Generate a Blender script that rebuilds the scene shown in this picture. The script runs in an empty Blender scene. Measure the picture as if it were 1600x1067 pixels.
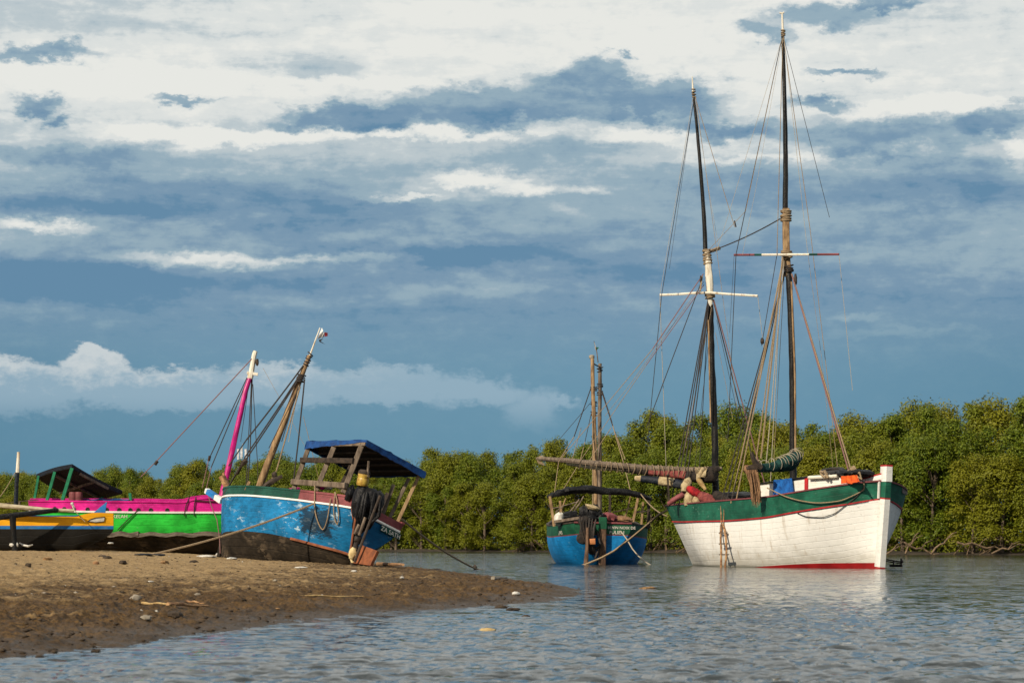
import bpy, math, random
import numpy as np
from mathutils import Vector, Matrix, noise as mnoise

random.seed(11)
R = math.radians
F_PX = 3778.0          # focal length of the 85 mm lens in picture widths of 1600
HOR = 848.0            # picture row of the horizon
CAM_H = 0.9            # eye height above the water

sc = bpy.context.scene
COL = sc.collection

# ------------------------------------------------------------------ helpers
def P(x, y, Y):
    """World point at distance Y seen at column x, row y."""
    return Vector(((x - 800.0) * Y / F_PX, Y, CAM_H + (HOR - y) * Y / F_PX))

def px_of(v):
    return 800 + F_PX * v[0] / v[1], HOR - F_PX * (v[2] - CAM_H) / v[1]

def loc_on(M, x, y, axis, val):
    """Point in frame M (world coords returned) where the ray through x, y meets local axis = val."""
    Mi = M.inverted()
    o = Mi @ Vector((0, 0, CAM_H))
    d = (Mi @ P(x, y, 50)) - o
    i = 'xyz'.index(axis)
    t = (val - o[i]) / d[i]
    return M @ (o + d * t)

def lerp(a, b, t): return a + (b - a) * t
def sstep(a, b, x):
    t = min(1.0, max(0.0, (x - a) / (b - a))); return t * t * (3 - 2 * t)

class Curve:
    """Smooth interpolation through (s, value) pairs (monotone Hermite)."""
    def __init__(s, pts):
        s.x = [p[0] for p in pts]; s.y = [p[1] for p in pts]
        n = len(pts); d = [(s.y[i+1]-s.y[i])/(s.x[i+1]-s.x[i]) for i in range(n-1)]
        m = [d[0]] + [0 if d[i-1]*d[i] <= 0 else 2*d[i-1]*d[i]/(d[i-1]+d[i]) for i in range(1, n-1)] + [d[-1]]
        s.m = m
    def __call__(s, t):
        x, y, m = s.x, s.y, s.m
        if t <= x[0]: return y[0]
        if t >= x[-1]: return y[-1]
        i = 0
        while t > x[i+1]: i += 1
        h = x[i+1]-x[i]; u = (t-x[i])/h
        return ((1+2*u)*(1-u)**2*y[i] + u*(1-u)**2*h*m[i] + u*u*(3-2*u)*y[i+1] + u*u*(u-1)*h*m[i+1])

def tag(o, label=None, cat=None, group=None, kind=None):
    if label: o['label'] = label
    if cat: o['category'] = cat
    if group: o['group'] = group
    if kind: o['kind'] = kind
    return o

def root(name, loc, label, cat, group=None):
    o = bpy.data.objects.new(name, None)
    COL.objects.link(o); o.location = loc; o.empty_display_size = 0.2
    tag(o, label, cat, group)
    return o

class MB:
    """Collects faces in world coordinates (through T) and links them as one mesh object."""
    def __init__(s, T=None):
        s.v = []; s.f = []; s.m = []; s.uv = []; s.T = T
    def add(s, vs, fs, mat=0, uvs=None):
        b = len(s.v)
        if s.T is not None: vs = [s.T @ Vector(v) for v in vs]
        s.v += [tuple(v) for v in vs]
        for f in fs:
            s.f.append(tuple(i + b for i in f))
            s.m.append(mat)
            for i in f: s.uv.append(tuple(uvs[i]) if uvs else (vs[i][0], vs[i][2]))
        return s
    def box(s, c, size, mat=0, rot=None):
        c = Vector(c); h = [k * .5 for k in size]
        vs = []
        for z in (-1, 1):
            for y in (-1, 1):
                for x in (-1, 1):
                    p = Vector((x*h[0], y*h[1], z*h[2]))
                    if rot is not None: p = rot @ p
                    vs.append(c + p)
        s.add(vs, [(0,2,3,1),(4,5,7,6),(0,1,5,4),(2,6,7,3),(0,4,6,2),(1,3,7,5)], mat)
        return s
    def beam(s, p0, p1, w, h, mat=0, up=(0,0,1), w1=None, h1=None):
        """Squared timber with slightly chamfered edges from p0 to p1."""
        p0 = Vector(p0); p1 = Vector(p1); d = (p1-p0).normalized(); up = Vector(up)
        x = d.cross(up)
        if x.length < 1e-4: x = d.cross(Vector((0,1,0)))
        x.normalize(); y = x.cross(d)
        w1 = w if w1 is None else w1; h1 = h if h1 is None else h1
        c = .82
        prof = [(-1,-c),(-c,-1),(c,-1),(1,-c),(1,c),(c,1),(-c,1),(-1,c)]
        vs = []
        for p, a, b in ((p0,w,h),(p1,w1,h1)):
            for (u, v) in prof: vs.append(p + x*u*a*.5 + y*v*b*.5)
        fs = [(i,(i+1)%8,8+(i+1)%8,8+i) for i in range(8)] + [tuple(range(7,-1,-1)), tuple(range(8,16))]
        s.add(vs, fs, mat); return s
    def tube(s, pts, r, n=8, mat=0, cap=True, jit=0.0, closed=False):
        pts = [Vector(p) for p in pts]; k = len(pts)
        rs = [r]*k if isinstance(r, (int, float)) else list(r)
        vs = []; ref = None; uvs = []; L = 0
        for i, p in enumerate(pts):
            if closed: d = pts[(i+1)%k]-pts[i-1]
            else: d = pts[min(i+1,k-1)] - pts[max(i-1,0)]
            d.normalize()
            if ref is None:
                ref = d.cross(Vector((0,0,1)))
                if ref.length < .05: ref = d.cross(Vector((0,1,0)))
            ref = (ref - d*ref.dot(d)).normalized(); b = d.cross(ref)
            if i: L += (pts[i]-pts[i-1]).length
            for j in range(n):
                a = 2*math.pi*j/n
                q = rs[i]*(1+(random.uniform(-jit,jit) if jit else 0))
                vs.append(p + (ref*math.cos(a)+b*math.sin(a))*q); uvs.append((L, j/n))
        fs = []
        for i in range(k if closed else k-1):
            o, q = i*n, ((i+1)%k)*n
            for j in range(n): fs.append((o+j, o+(j+1)%n, q+(j+1)%n, q+j))
        if cap and not closed: fs += [tuple(range(n-1,-1,-1)), tuple(range((k-1)*n, k*n))]
        s.add(vs, fs, mat, uvs); return s
    def ring(s, c, axis, r, t, mat=0, n=14, squash=1.0):
        axis = Vector(axis).normalized(); a = axis.cross(Vector((0,0,1)))
        if a.length < .05: a = axis.cross(Vector((0,1,0)))
        a.normalize(); b = axis.cross(a); c = Vector(c)
        s.tube([c + a*math.cos(2*math.pi*i/n)*r + b*math.sin(2*math.pi*i/n)*r*squash for i in range(n)], t, 6, mat, closed=True)
        return s
    def lump(s, c, rad, mat=0, rot=None, amp=.25, freq=1.6, nu=16, nv=10, seed=0.0, flat=None):
        c = Vector(c); vs = []
        for i in range(nv+1):
            th = math.pi*i/nv
            for j in range(nu):
                ph = 2*math.pi*j/nu
                d = Vector((math.sin(th)*math.cos(ph), math.sin(th)*math.sin(ph), math.cos(th)))
                k = 1 + amp*mnoise.noise(d*freq + Vector((seed, seed*1.7, seed*.3)))
                p = Vector((d.x*rad[0], d.y*rad[1], d.z*rad[2]))*k
                if flat is not None and p.z < flat*rad[2]: p.z = flat*rad[2]
                if rot is not None: p = rot @ p
                vs.append(c+p)
        fs = []
        for i in range(nv):
            for j in range(nu):
                a, b = i*nu+j, i*nu+(j+1)%nu
                fs.append((a, a+nu, b+nu, b))
        s.add(vs, fs, mat); return s
    def lathe(s, c, axis, prof, n=16, mat=0):
        """prof: list of (radius, height along axis)."""
        axis = Vector(axis).normalized(); a = axis.cross(Vector((0,1,0)))
        if a.length < .05: a = axis.cross(Vector((1,0,0)))
        a.normalize(); b = axis.cross(a); c = Vector(c); vs = []
        for (r, h) in prof:
            for j in range(n):
                t = 2*math.pi*j/n
                vs.append(c + axis*h + (a*math.cos(t)+b*math.sin(t))*max(r,1e-4))
        fs = []
        for i in range(len(prof)-1):
            for j in range(n): fs.append((i*n+j, i*n+(j+1)%n, (i+1)*n+(j+1)%n, (i+1)*n+j))
        s.add(vs, fs, mat); return s
    def grid(s, rows, mat=0, thick=0.0, uvs=None):
        """rows of points -> a sheet; thick > 0 gives it two faces and edges."""
        h = len(rows); w = len(rows[0]); rows = [[Vector(p) for p in r] for r in rows]
        fs = [(i*w+j, i*w+j+1, (i+1)*w+j+1, (i+1)*w+j) for i in range(h-1) for j in range(w-1)]
        top = [p for r in rows for p in r]
        uv = [(j*.1, i*.1) for i in range(h) for j in range(w)]
        if thick <= 0: s.add(top, fs, mat, uv); return s
        bot = []
        for i in range(h):
            for j in range(w):
                du = rows[i][min(j+1,w-1)]-rows[i][max(j-1,0)]; dv = rows[min(i+1,h-1)][j]-rows[max(i-1,0)][j]
                n = du.cross(dv)
                n = n.normalized() if n.length > 1e-9 else Vector((0,0,1))
                bot.append(rows[i][j]-n*thick)
        N = h*w
        f2 = fs + [tuple(N+i for i in reversed(f)) for f in fs]
        edge = [i for i in range(w)] + [i*w+w-1 for i in range(1,h)] + [(h-1)*w+j for j in range(w-2,-1,-1)] + [i*w for i in range(h-2,0,-1)]
        for a, b in zip(edge, edge[1:]+edge[:1]): f2.append((b, a, N+a, N+b))
        s.add(top+bot, f2, mat, uv+uv); return s
    def strip(s, pts, w, h, mat=0):
        """Rectangular moulding swept along pts (kept upright)."""
        pts = [Vector(p) for p in pts]; vs = []; k = len(pts); uvs = []
        L = 0
        for i, p in enumerate(pts):
            d = pts[min(i+1,k-1)]-pts[max(i-1,0)]; n = Vector((-d.y, d.x, 0)).normalized(); u = Vector((0,0,1))
            if i: L += (p-pts[i-1]).length
            for (a, b) in ((-1,-1),(1,-1),(1,1),(-1,1)): vs.append(p+n*a*w*.5+u*b*h*.5); uvs.append((L, b*.1))
        fs = []
        for i in range(k-1):
            for j in range(4): fs.append((i*4+j, i*4+(j+1)%4, i*4+4+(j+1)%4, i*4+4+j))
        fs += [(3,2,1,0), tuple((k-1)*4+j for j in range(4))]
        s.add(vs, fs, mat, uvs); return s
    def build(s, name, mats, parent=None, smooth=True, angle=40):
        if not isinstance(mats, (list, tuple)): mats = [mats]
        me = bpy.data.meshes.new(name)
        off = Vector((0,0,0))
        if parent is not None:
            q = parent
            while q.parent is not None: q = q.parent
            off = Vector(q.location)
        vs = [tuple(Vector(v)-off) for v in s.v]
        me.from_pydata(vs, [], s.f)
        for m in mats: me.materials.append(m)
        me.polygons.foreach_set('material_index', s.m)
        uvl = me.uv_layers.new(name='UVMap')
        uvl.data.foreach_set('uv', [c for u in s.uv for c in u])
        me.update()
        if smooth:
            me.polygons.foreach_set('use_smooth', [True]*len(me.polygons))
            try: me.set_sharp_from_angle(angle=R(angle))
            except Exception: pass
        o = bpy.data.objects.new(name, me); COL.objects.link(o)
        if parent is not None: o.parent = parent
        return o

def sag(p0, p1, drop=0.0, n=10):
    p0 = Vector(p0); p1 = Vector(p1)
    return [p0.lerp(p1, i/n) - Vector((0,0,drop*4*(i/n)*(1-i/n))) for i in range(n+1)]

def rope(name, parent, pts, r, mat, n=5):
    mb = MB(); mb.tube(pts, r, n, 0)
    return mb.build(name, mat, parent)

# numpy value noise ------------------------------------------------
def _h(ix, iy, seed):
    n = (ix.astype(np.int64)*374761393 + iy.astype(np.int64)*668265263 + seed*1442695) & 0xffffffff
    n = ((n ^ (n >> 13))*1274126177) & 0xffffffff
    n = (n ^ (n >> 16)) & 0xffff
    return n/65535.0
def vnoise(x, y, seed=0):
    ix = np.floor(x); iy = np.floor(y); fx = x-ix; fy = y-iy
    fx = fx*fx*(3-2*fx); fy = fy*fy*(3-2*fy)
    a = _h(ix,iy,seed); b = _h(ix+1,iy,seed); c = _h(ix,iy+1,seed); d = _h(ix+1,iy+1,seed)
    return (a*(1-fx)+b*fx)*(1-fy)+(c*(1-fx)+d*fx)*fy
def fbm(x, y, o=4, seed=0):
    t = np.zeros_like(x); a = .5; f = 1.0
    for k in range(o): t = t+a*(vnoise(x*f, y*f, seed+k)-.5)*2; a *= .5; f *= 2.03
    return t

def np_mesh(name, co, faces, mat, parent=None, smooth=True):
    me = bpy.data.meshes.new(name); n = len(co); k = len(faces)
    me.vertices.add(n); me.vertices.foreach_set('co', co.astype(np.float32).ravel())
    me.loops.add(k*4); me.loops.foreach_set('vertex_index', faces.astype(np.int32).ravel())
    me.polygons.add(k); me.polygons.foreach_set('loop_start', np.arange(0, k*4, 4, dtype=np.int32))
    me.polygons.foreach_set('use_smooth', np.full(k, smooth))
    me.materials.append(mat); me.update(calc_edges=True); me.validate()
    o = bpy.data.objects.new(name, me); COL.objects.link(o)
    if parent: o.parent = parent
    return o
def grid_faces(h, w):
    i = np.arange(h-1)[:,None]*w + np.arange(w-1)[None,:]
    return np.stack([i, i+1, i+w+1, i+w], -1).reshape(-1, 4)

# ------------------------------------------------------------------ materials
class NT:
    def __init__(s, nt): s.nt = nt
    def n(s, typ, **kw):
        nd = s.nt.nodes.new(typ)
        ins = kw.pop('i', {})
        for k, v in kw.items(): setattr(nd, k, v)
        for k, v in ins.items():
            if isinstance(v, bpy.types.NodeSocket): s.nt.links.new(v, nd.inputs[k])
            else: nd.inputs[k].default_value = v
        return nd
    def math(s, op, a, b=None, c=None, clamp=False):
        nd = s.nt.nodes.new('ShaderNodeMath'); nd.operation = op; nd.use_clamp = clamp
        for k, v in enumerate((a, b, c)):
            if v is None: continue
            if isinstance(v, bpy.types.NodeSocket): s.nt.links.new(v, nd.inputs[k])
            else: nd.inputs[k].default_value = v
        return nd.outputs[0]
    def mix(s, fac, a, b):
        nd = s.nt.nodes.new('ShaderNodeMix'); nd.data_type = 'RGBA'; nd.clamp_factor = True
        for k, v in ((0, fac), (6, a), (7, b)):
            if isinstance(v, bpy.types.NodeSocket): s.nt.links.new(v, nd.inputs[k])
            else:
                if k and len(v) == 3: v = (*v, 1)
                nd.inputs[k].default_value = v
        return nd.outputs[2]
    def ss(s, x, a, b):
        nd = s.nt.nodes.new('ShaderNodeMapRange'); nd.interpolation_type = 'SMOOTHSTEP'
        s.nt.links.new(x, nd.inputs[0]); nd.inputs[1].default_value = a; nd.inputs[2].default_value = b
        return nd.outputs[0]
    def noise(s, vec, scale, detail=4, rough=.55, dist=0.0):
        nd = s.n('ShaderNodeTexNoise', i={'Scale': scale, 'Detail': detail, 'Roughness': rough, 'Distortion': dist})
        if vec is not None: s.nt.links.new(vec, nd.inputs['Vector'])
        return nd.outputs['Fac']
    def scale(s, vec, sx, sy, sz):
        nd = s.n('ShaderNodeMapping'); s.nt.links.new(vec, nd.inputs[0]); nd.inputs['Scale'].default_value = (sx, sy, sz)
        return nd.outputs[0]
    def link(s, a, b): s.nt.links.new(a, b)

def new_mat(name):
    m = bpy.data.materials.new(name); m.use_nodes = True
    nt = m.node_tree; b = nt.nodes.get('Principled BSDF')
    return m, NT(nt), b

def rgb(r, g, b):
    f = lambda c: ((c/255)/12.92 if c/255 <= .04045 else ((c/255+.055)/1.055)**2.4)
    return (f(r), f(g), f(b))

def paint(name, col, dirt=(.05,.04,.03), chip=None, chip_amt=.62, dirt_amt=.5, rough=.55, planks=.17, line=.5, fade=.25, chip_scale=5.0, bump=.35, col2=None):
    """Old brushed paint on planks: seams from the UV girth, fading, dirt runs, chips."""
    m, t, b = new_mat(name)
    tc = t.n('ShaderNodeTexCoord'); ob = tc.outputs['Object']; uv = tc.outputs['UV']
    big = t.noise(ob, 1.3, 5, .6)
    mid = t.noise(t.scale(ob, 1, 1, 2.5), 4.5, 6, .65)
    fine = t.noise(t.scale(ob, 1, 1, 3), 22, 4, .6)
    light = tuple(min(.85, c*(1+fade)+.02*fade) for c in col); dark = tuple(c*(1-fade*1.2) for c in col)
    c = t.mix(t.ss(big, .3, .7), dark if col2 is None else col2, light)
    c = t.mix(t.math('MULTIPLY', t.ss(mid, .42, .75), dirt_amt), c, dirt)
    if chip is not None:
        cv = t.scale(uv, .75, 1.9, 1)
        cm = t.math('MULTIPLY', t.ss(t.noise(cv, chip_scale, 9, .76, .4), chip_amt, chip_amt+.04), t.ss(t.noise(uv, .8, 3), .45, .62))
        cm = t.math('MULTIPLY', cm, .85)
        c = t.mix(cm, c, chip)
    # streaks running down
    st = t.noise(t.scale(ob, 7, 7, .5), 1.0, 4, .6)
    c = t.mix(t.math('MULTIPLY', t.ss(st, .55, .8), dirt_amt*.7), c, dirt)
    h = fine
    if planks:
        sep = t.n('ShaderNodeSeparateXYZ', i={0: uv}); v = sep.outputs[1]
        wob = t.math('MULTIPLY', t.math('SUBTRACT', t.noise(ob, 2.0, 3), .5), .055)
        fr = t.math('FRACT', t.math('DIVIDE', t.math('ADD', v, wob), planks))
        seam = t.math('SUBTRACT', 1.0, t.math('MULTIPLY', t.math('ABSOLUTE', t.math('SUBTRACT', fr, .5)), 2.0))  # 1 mid-plank seam at fr=.5
        sm = t.math('MULTIPLY', t.ss(seam, .9, 1.0), t.ss(t.noise(ob, 1.8, 4), .40, .66))
        c = t.mix(t.math('MULTIPLY', sm, line), c, dirt)
        h = t.math('SUBTRACT', t.math('MULTIPLY', fine, .5), t.math('MULTIPLY', t.ss(seam, .86, 1.0), .9))
        # butt joints
    t.link(c, b.inputs['Base Color']); b.inputs['Roughness'].default_value = rough
    b.inputs['Specular IOR Level'].default_value = .22
    bp = t.n('ShaderNodeBump', i={'Strength': bump, 'Distance': .02, 'Height': h}); t.link(bp.outputs[0], b.inputs['Normal'])
    return m

def plain(name, col, col2=None, rough=.7, scale=6.0, bump=.3, stretch=(1,1,1), spec=.3, metal=0.0, dist=.02, detail=5, contrast=(.35,.65)):
    m, t, b = new_mat(name)
    tc = t.n('ShaderNodeTexCoord'); ob = t.scale(tc.outputs['Object'], *stretch)
    nz = t.noise(ob, scale, detail, .62)
    c2 = col2 if col2 is not None else tuple(c*.6 for c in col)
    c = t.mix(t.ss(nz, *contrast), c2, col)
    t.link(c, b.inputs['Base Color']); b.inputs['Roughness'].default_value = rough
    b.inputs['Specular IOR Level'].default_value = spec; b.inputs['Metallic'].default_value = metal
    if bump:
        bp = t.n('ShaderNodeBump', i={'Strength': bump, 'Distance': dist, 'Height': t.noise(ob, scale*3, 4)}); t.link(bp.outputs[0], b.inputs['Normal'])
    return m

M = {}
M['white_hull'] = paint('white hull paint', (.81,.80,.765), dirt=(.50,.49,.44), chip=(.55,.53,.48), chip_amt=.66, dirt_amt=.26, fade=.03, planks=.21, line=.55, bump=.45)
# grime, rust runs and scum towards the waterline on the white side
mm = M['white_hull']; t = NT(mm.node_tree); bs = mm.node_tree.nodes['Principled BSDF']; src = bs.inputs['Base Color'].links[0].from_socket
ob = t.n('ShaderNodeTexCoord').outputs['Object']; zc = t.n('ShaderNodeSeparateXYZ', i={0: ob}).outputs[2]
g1 = t.noise(t.scale(ob, 1, 1, 2.2), 1.6, 7, .68); g2 = t.noise(t.scale(ob, 5, 5, .35), 1.0, 5, .6); g3 = t.noise(ob, 9, 5, .7)
gr = t.math('MULTIPLY', t.ss(t.math('ADD', zc, t.math('MULTIPLY', t.math('SUBTRACT', g1, .5), 1.5)), .95, -.05), .6)
c = t.mix(gr, src, (.36,.325,.25))
c = t.mix(t.math('MULTIPLY', t.ss(g2, .56, .72), .5), c, (.42,.33,.23))
c = t.mix(t.math('MULTIPLY', t.math('MULTIPLY', t.ss(g3, .60, .66), t.ss(g1, .45, .6)), .45), c, (.30,.28,.25))
c = t.mix(t.math('MULTIPLY', t.ss(t.math('ADD', zc, t.math('MULTIPLY', t.math('SUBTRACT', g3, .5), .12)), .10, .02), .7), c, (.10,.105,.075))
t.link(c, bs.inputs['Base Color'])
M['hull_green'] = paint('faded green paint', (.009,.102,.060), dirt=(.02,.05,.035), chip=(.30,.42,.36), chip_amt=.60, dirt_amt=.5, fade=.35, planks=.2, line=.6, chip_scale=6)
M['red_line'] = paint('red line paint', (.38,.02,.025), dirt=(.12,.03,.03), planks=0, dirt_amt=.4)
M['boot_red'] = paint('red bottom paint', (.36,.012,.014), dirt=(.12,.02,.02), planks=0, dirt_amt=.35)
M['white_paint'] = paint('white trim paint', (.76,.75,.71), dirt=(.35,.32,.28), planks=0, dirt_amt=.3, fade=.05)
M['cabin_white'] = paint('white cabin boards', (.74,.72,.66), dirt=(.36,.32,.26), planks=.26, line=.4, dirt_amt=.28, fade=.05)
M['red_paint'] = paint('red paint', (.42,.02,.025), planks=0, dirt_amt=.25)
M['blue_hull'] = paint('weathered blue paint', (.004,.150,.345), dirt=(.004,.03,.065), chip=(.42,.55,.62), chip_amt=.545, dirt_amt=.55, fade=.3, planks=.16, line=.85, chip_scale=4.2)
M['blue_far'] = paint('bright blue paint', (.005,.20,.50), dirt=(.006,.05,.12), chip=(.16,.30,.32), chip_amt=.6, dirt_amt=.4, fade=.22, planks=.2, line=.6)
M['dark_green'] = paint('dark green paint', (.008,.065,.045), dirt=(.01,.02,.018), chip=(.10,.16,.13), chip_amt=.62, dirt_amt=.5, planks=.13, line=.8)
M['far_green'] = paint('boat green paint', (.008,.085,.04), dirt=(.01,.03,.02), chip=(.2,.3,.2), chip_amt=.66, dirt_amt=.5, planks=.2)
M['brown_red'] = paint('oxide red paint', (.20,.055,.06), dirt=(.06,.025,.025), chip=(.35,.22,.2), chip_amt=.64, dirt_amt=.5, planks=.13, line=.6)
M['magenta'] = paint('magenta paint', (.64,.012,.25), dirt=(.36,.006,.13), chip=(.74,.10,.38), chip_amt=.56, dirt_amt=.5, fade=.3, planks=.2, line=.6, chip_scale=3.5)
M['lime'] = paint('bright green paint', (.022,.50,.045), dirt=(.012,.26,.02), chip=(.30,.66,.30), chip_amt=.60, dirt_amt=.6, fade=.3, planks=.22, line=.7, chip_scale=4)
M['yellow'] = paint('yellow paint', (.80,.37,.006), dirt=(.55,.22,.01), dirt_amt=.3, fade=.1, planks=.22, line=.35)
M['pirogue_blue'] = paint('pirogue blue paint', (.008,.14,.40), dirt=(.2,.28,.34), planks=0, dirt_amt=.35)
M['tar'] = paint('black tar', (.0065,.006,.005), dirt=(.014,.011,.008), chip=(.10,.09,.07), chip_amt=.70, dirt_amt=.5, rough=.7, planks=.24, line=.2, fade=.3, bump=.6)
M['mud_bottom'] = paint('fouled dark bottom', (.018,.012,.006), dirt=(.004,.003,.002), chip=(.115,.085,.055), chip_amt=.49, dirt_amt=.8, rough=.85, planks=.2, line=.5, fade=.5, bump=.8, chip_scale=3)
M['old_plank'] = plain('weathered plank', (.20,.165,.13), (.07,.055,.042), .8, 3, .6, (1,1,6))
M['grey_wood'] = plain('grey weathered timber', (.20,.155,.115), (.085,.062,.045), .8, 7, .6, (1,1,.35))
M['tan_wood'] = plain('tan spar wood', (.36,.24,.125), (.17,.10,.05), .7, 8, .5, (1,1,.3))
M['pale_pole'] = plain('pale pole wood', (.46,.40,.28), (.27,.21,.13), .7, 8, .4, (.4,1,1))
M['dark_wood'] = plain('dark wet wood', (.055,.038,.027), (.022,.016,.012), .7, 8, .5)
M['black_spar'] = plain('black tarred spar', (.006,.006,.006), (.016,.014,.012), .42, 10, .6, (1,1,.4), spec=.25)
M['white_spar'] = plain('flaking white spar', (.70,.66,.56), (.42,.33,.22), .6, 9, .4, (1,1,.25), contrast=(.28,.5))
M['magenta_spar'] = plain('magenta spar', (.52,.006,.20), (.36,.004,.13), .4, 5, .1, spec=.45)
M['rope_tan'] = plain('tan rope', (.36,.27,.17), (.2,.14,.08), .9, 40, .6)
M['rope_dark'] = plain('dark rope', (.055,.047,.045), (.03,.026,.025), .9, 40, .4)
M['rope_pale'] = plain('pale rope', (.44,.39,.30), (.28,.24,.18), .9, 40, .4)
M['rope_pink'] = plain('faded pink rope', (.26,.13,.12), (.16,.09,.09), .9, 40, .4)
M['canvas_green'] = plain('dark green canvas', (.012,.06,.05), (.006,.03,.028), .85, 7, .7, dist=.04)
M['canvas_dark'] = plain('dark canvas', (.035,.026,.02), (.012,.010,.009), .9, 7, .7, dist=.04)
M['canvas_red'] = plain('faded red canvas', (.25,.065,.055), (.13,.03,.03), .9, 7, .6, dist=.04)
M['canvas_cream'] = plain('cream canvas', (.46,.37,.22), (.26,.19,.10), .9, 6, .6, dist=.04)
M['sack'] = plain('frayed sacking', (.33,.19,.10), (.16,.085,.045), .95, 14, .9, (1,1,.2), dist=.04)
M['cloth_red'] = plain('red cloth', (.36,.012,.016), (.16,.006,.01), .85, 5, .5, dist=.04)
M['cloth_orange'] = plain('orange cloth', (.78,.12,.012), (.5,.06,.01), .8, 8, .5, dist=.03)
M['cloth_blue'] = plain('blue cloth', (.012,.13,.45), (.006,.06,.24), .8, 5, .5, dist=.03)
M['tarp_blue'] = plain('blue roofing tarp', (.006,.055,.21), (.004,.03,.12), .55, 6, .4)
M['tarp_black'] = plain('black tarpaulin', (.004,.004,.005), (.009,.009,.010), .5, 5, .7, spec=.22, dist=.04)
M['tarp_navy'] = plain('navy tarpaulin', (.006,.011,.022), (.004,.006,.010), .6, 5, .6, dist=.04)
M['under_roof'] = plain('dark roof boards', (.018,.015,.014), (.008,.007,.007), .9, 5, .5, (1,6,1))  # near-black board colour for the canopy undersides
M['post_green'] = plain('green post paint', (.008,.19,.085), (.006,.12,.055), .5, 6, .2)
M['rust'] = plain('rusted plate', (.27,.088,.035), (.13,.045,.022), .85, 5, .5, contrast=(.3,.7))
M['post_brown'] = plain('worn brown post', (.17,.10,.06), (.055,.032,.022), .8, 6, .6, (1,1,.35))
M['iron'] = plain('dark iron', (.012,.011,.010), (.035,.024,.018), .6, 12, .5, spec=.3)
M['rubber'] = plain('tyre rubber', (.02,.02,.021), (.035,.034,.032), .75, 18, .5)
M['yellow_plastic'] = plain('yellow can plastic', (.50,.34,.06), (.28,.16,.03), .4, 9, .2, spec=.5)
M['orange_plastic'] = plain('orange plastic', (.55,.22,.08), (.35,.13,.05), .5, 9, .2)
M['white_plastic'] = plain('white plastic', (.62,.60,.55), (.4,.38,.33), .5, 6, .4)
M['flag_white'] = plain('white flag cloth', (.68,.68,.66), (.5,.5,.5), .85, 9, .2)
M['flag_red'] = plain('red flag cloth', (.5,.04,.04), None, .85, 9, .2)
M['flag_green'] = plain('green flag cloth', (.01,.12,.06), None, .85, 9, .2)
M['letter_white'] = plain('white lettering paint', (.66,.62,.56), (.4,.38,.36), .6, 12, 0, contrast=(.2,.45))
M['antenna_white'] = plain('white antenna panel', (.68,.68,.68), None, .5, 2, 0)
M['antenna_red'] = plain('red tower paint', (.45,.10,.06), None, .5, 2, 0)
M['board_worn'] = plain('worn name board', (.26,.21,.18), (.10,.07,.065), .8, 16, .4, contrast=(.4,.6))
M['stone'] = plain('pale stone', (.33,.29,.23), (.2,.17,.13), .9, 8, .5)
M['foam_yellow'] = plain('yellowed foam', (.62,.50,.27), (.42,.30,.13), .8, 9, .6)
M['husk'] = plain('coconut husk', (.33,.2,.09), (.16,.09,.04), .9, 12, .6)
M['mudclod'] = plain('dark mud clod', (.065,.045,.028), (.03,.021,.014), .85, 9, .8)
M['straw'] = plain('dry straw', (.5,.36,.16), (.32,.2,.08), .8, 9, .3)
M['drift'] = plain('driftwood', (.42,.25,.12), (.16,.075,.035), .85, 9, .6, (.3,1,1))
# ------------------------------------------------------------------ camera, sun, sky
cam = bpy.data.cameras.new('camera'); camo = bpy.data.objects.new('camera', cam); COL.objects.link(camo)
camo.location = (0, 0, CAM_H); camo.rotation_euler = (R(90), 0, 0)
cam.sensor_width = 36; cam.lens = 36*F_PX/1600; cam.shift_y = (HOR-533.5)/1600
cam.clip_start = .3; cam.clip_end = 20000
cam.dof.use_dof = True; cam.dof.focus_distance = 86; cam.dof.aperture_fstop = 6.3
sc.camera = camo
sc.view_settings.view_transform = 'Standard'; sc.view_settings.look = 'None'
sc.view_settings.exposure = 0; sc.view_settings.gamma = 1
sc.render.engine = 'CYCLES'
sc.cycles.max_bounces = 4; sc.cycles.diffuse_bounces = 2; sc.cycles.glossy_bounces = 2; sc.cycles.transmission_bounces = 2; sc.cycles.transparent_max_bounces = 4; sc.cycles.caustics_reflective = False; sc.cycles.caustics_refractive = False
sc.cycles.use_denoising = True

SUN_EL = R(33); SUN_AZ = math.atan2(-.63, -.776)
to_sun = Vector((math.sin(SUN_AZ)*math.cos(SUN_EL), math.cos(SUN_AZ)*math.cos(SUN_EL), math.sin(SUN_EL)))
sl = bpy.data.lights.new('sun', 'SUN'); sl.energy = 5.0; sl.angle = R(.55); sl.color = (1.0, .87, .68)
so = bpy.data.objects.new('sun', sl); COL.objects.link(so); so.rotation_euler = (-to_sun).to_track_quat('-Z', 'Y').to_euler()
so.location = (-40, -40, 60)

w = bpy.data.worlds.new('World'); sc.world = w; w.use_nodes = True
wn = w.node_tree; wn.nodes.clear(); T = NT(wn)
sky = T.n('ShaderNodeTexSky', sky_type='NISHITA', sun_disc=False, sun_elevation=SUN_EL, sun_rotation=SUN_AZ, air_density=1.0, dust_density=1.5)
geo = T.n('ShaderNodeTexCoord'); sep = T.n('ShaderNodeSeparateXYZ', i={0: geo.outputs['Generated']})
dx, dy, dz = sep.outputs
az = T.math('ARCTAN2', dx, dy)
hz = T.math('SQRT', T.math('ADD', T.math('MULTIPLY', dx, dx), T.math('MULTIPLY', dy, dy)))
el = T.math('ARCTAN2', dz, hz)
U0 = T.math('MULTIPLY', az, 57.2958); V0 = T.math('MULTIPLY', el, 57.2958)      # degrees of azimuth and elevation
vec = T.n('ShaderNodeCombineXYZ', i={0: U0, 1: V0, 2: 0.0}).outputs[0]
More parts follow.
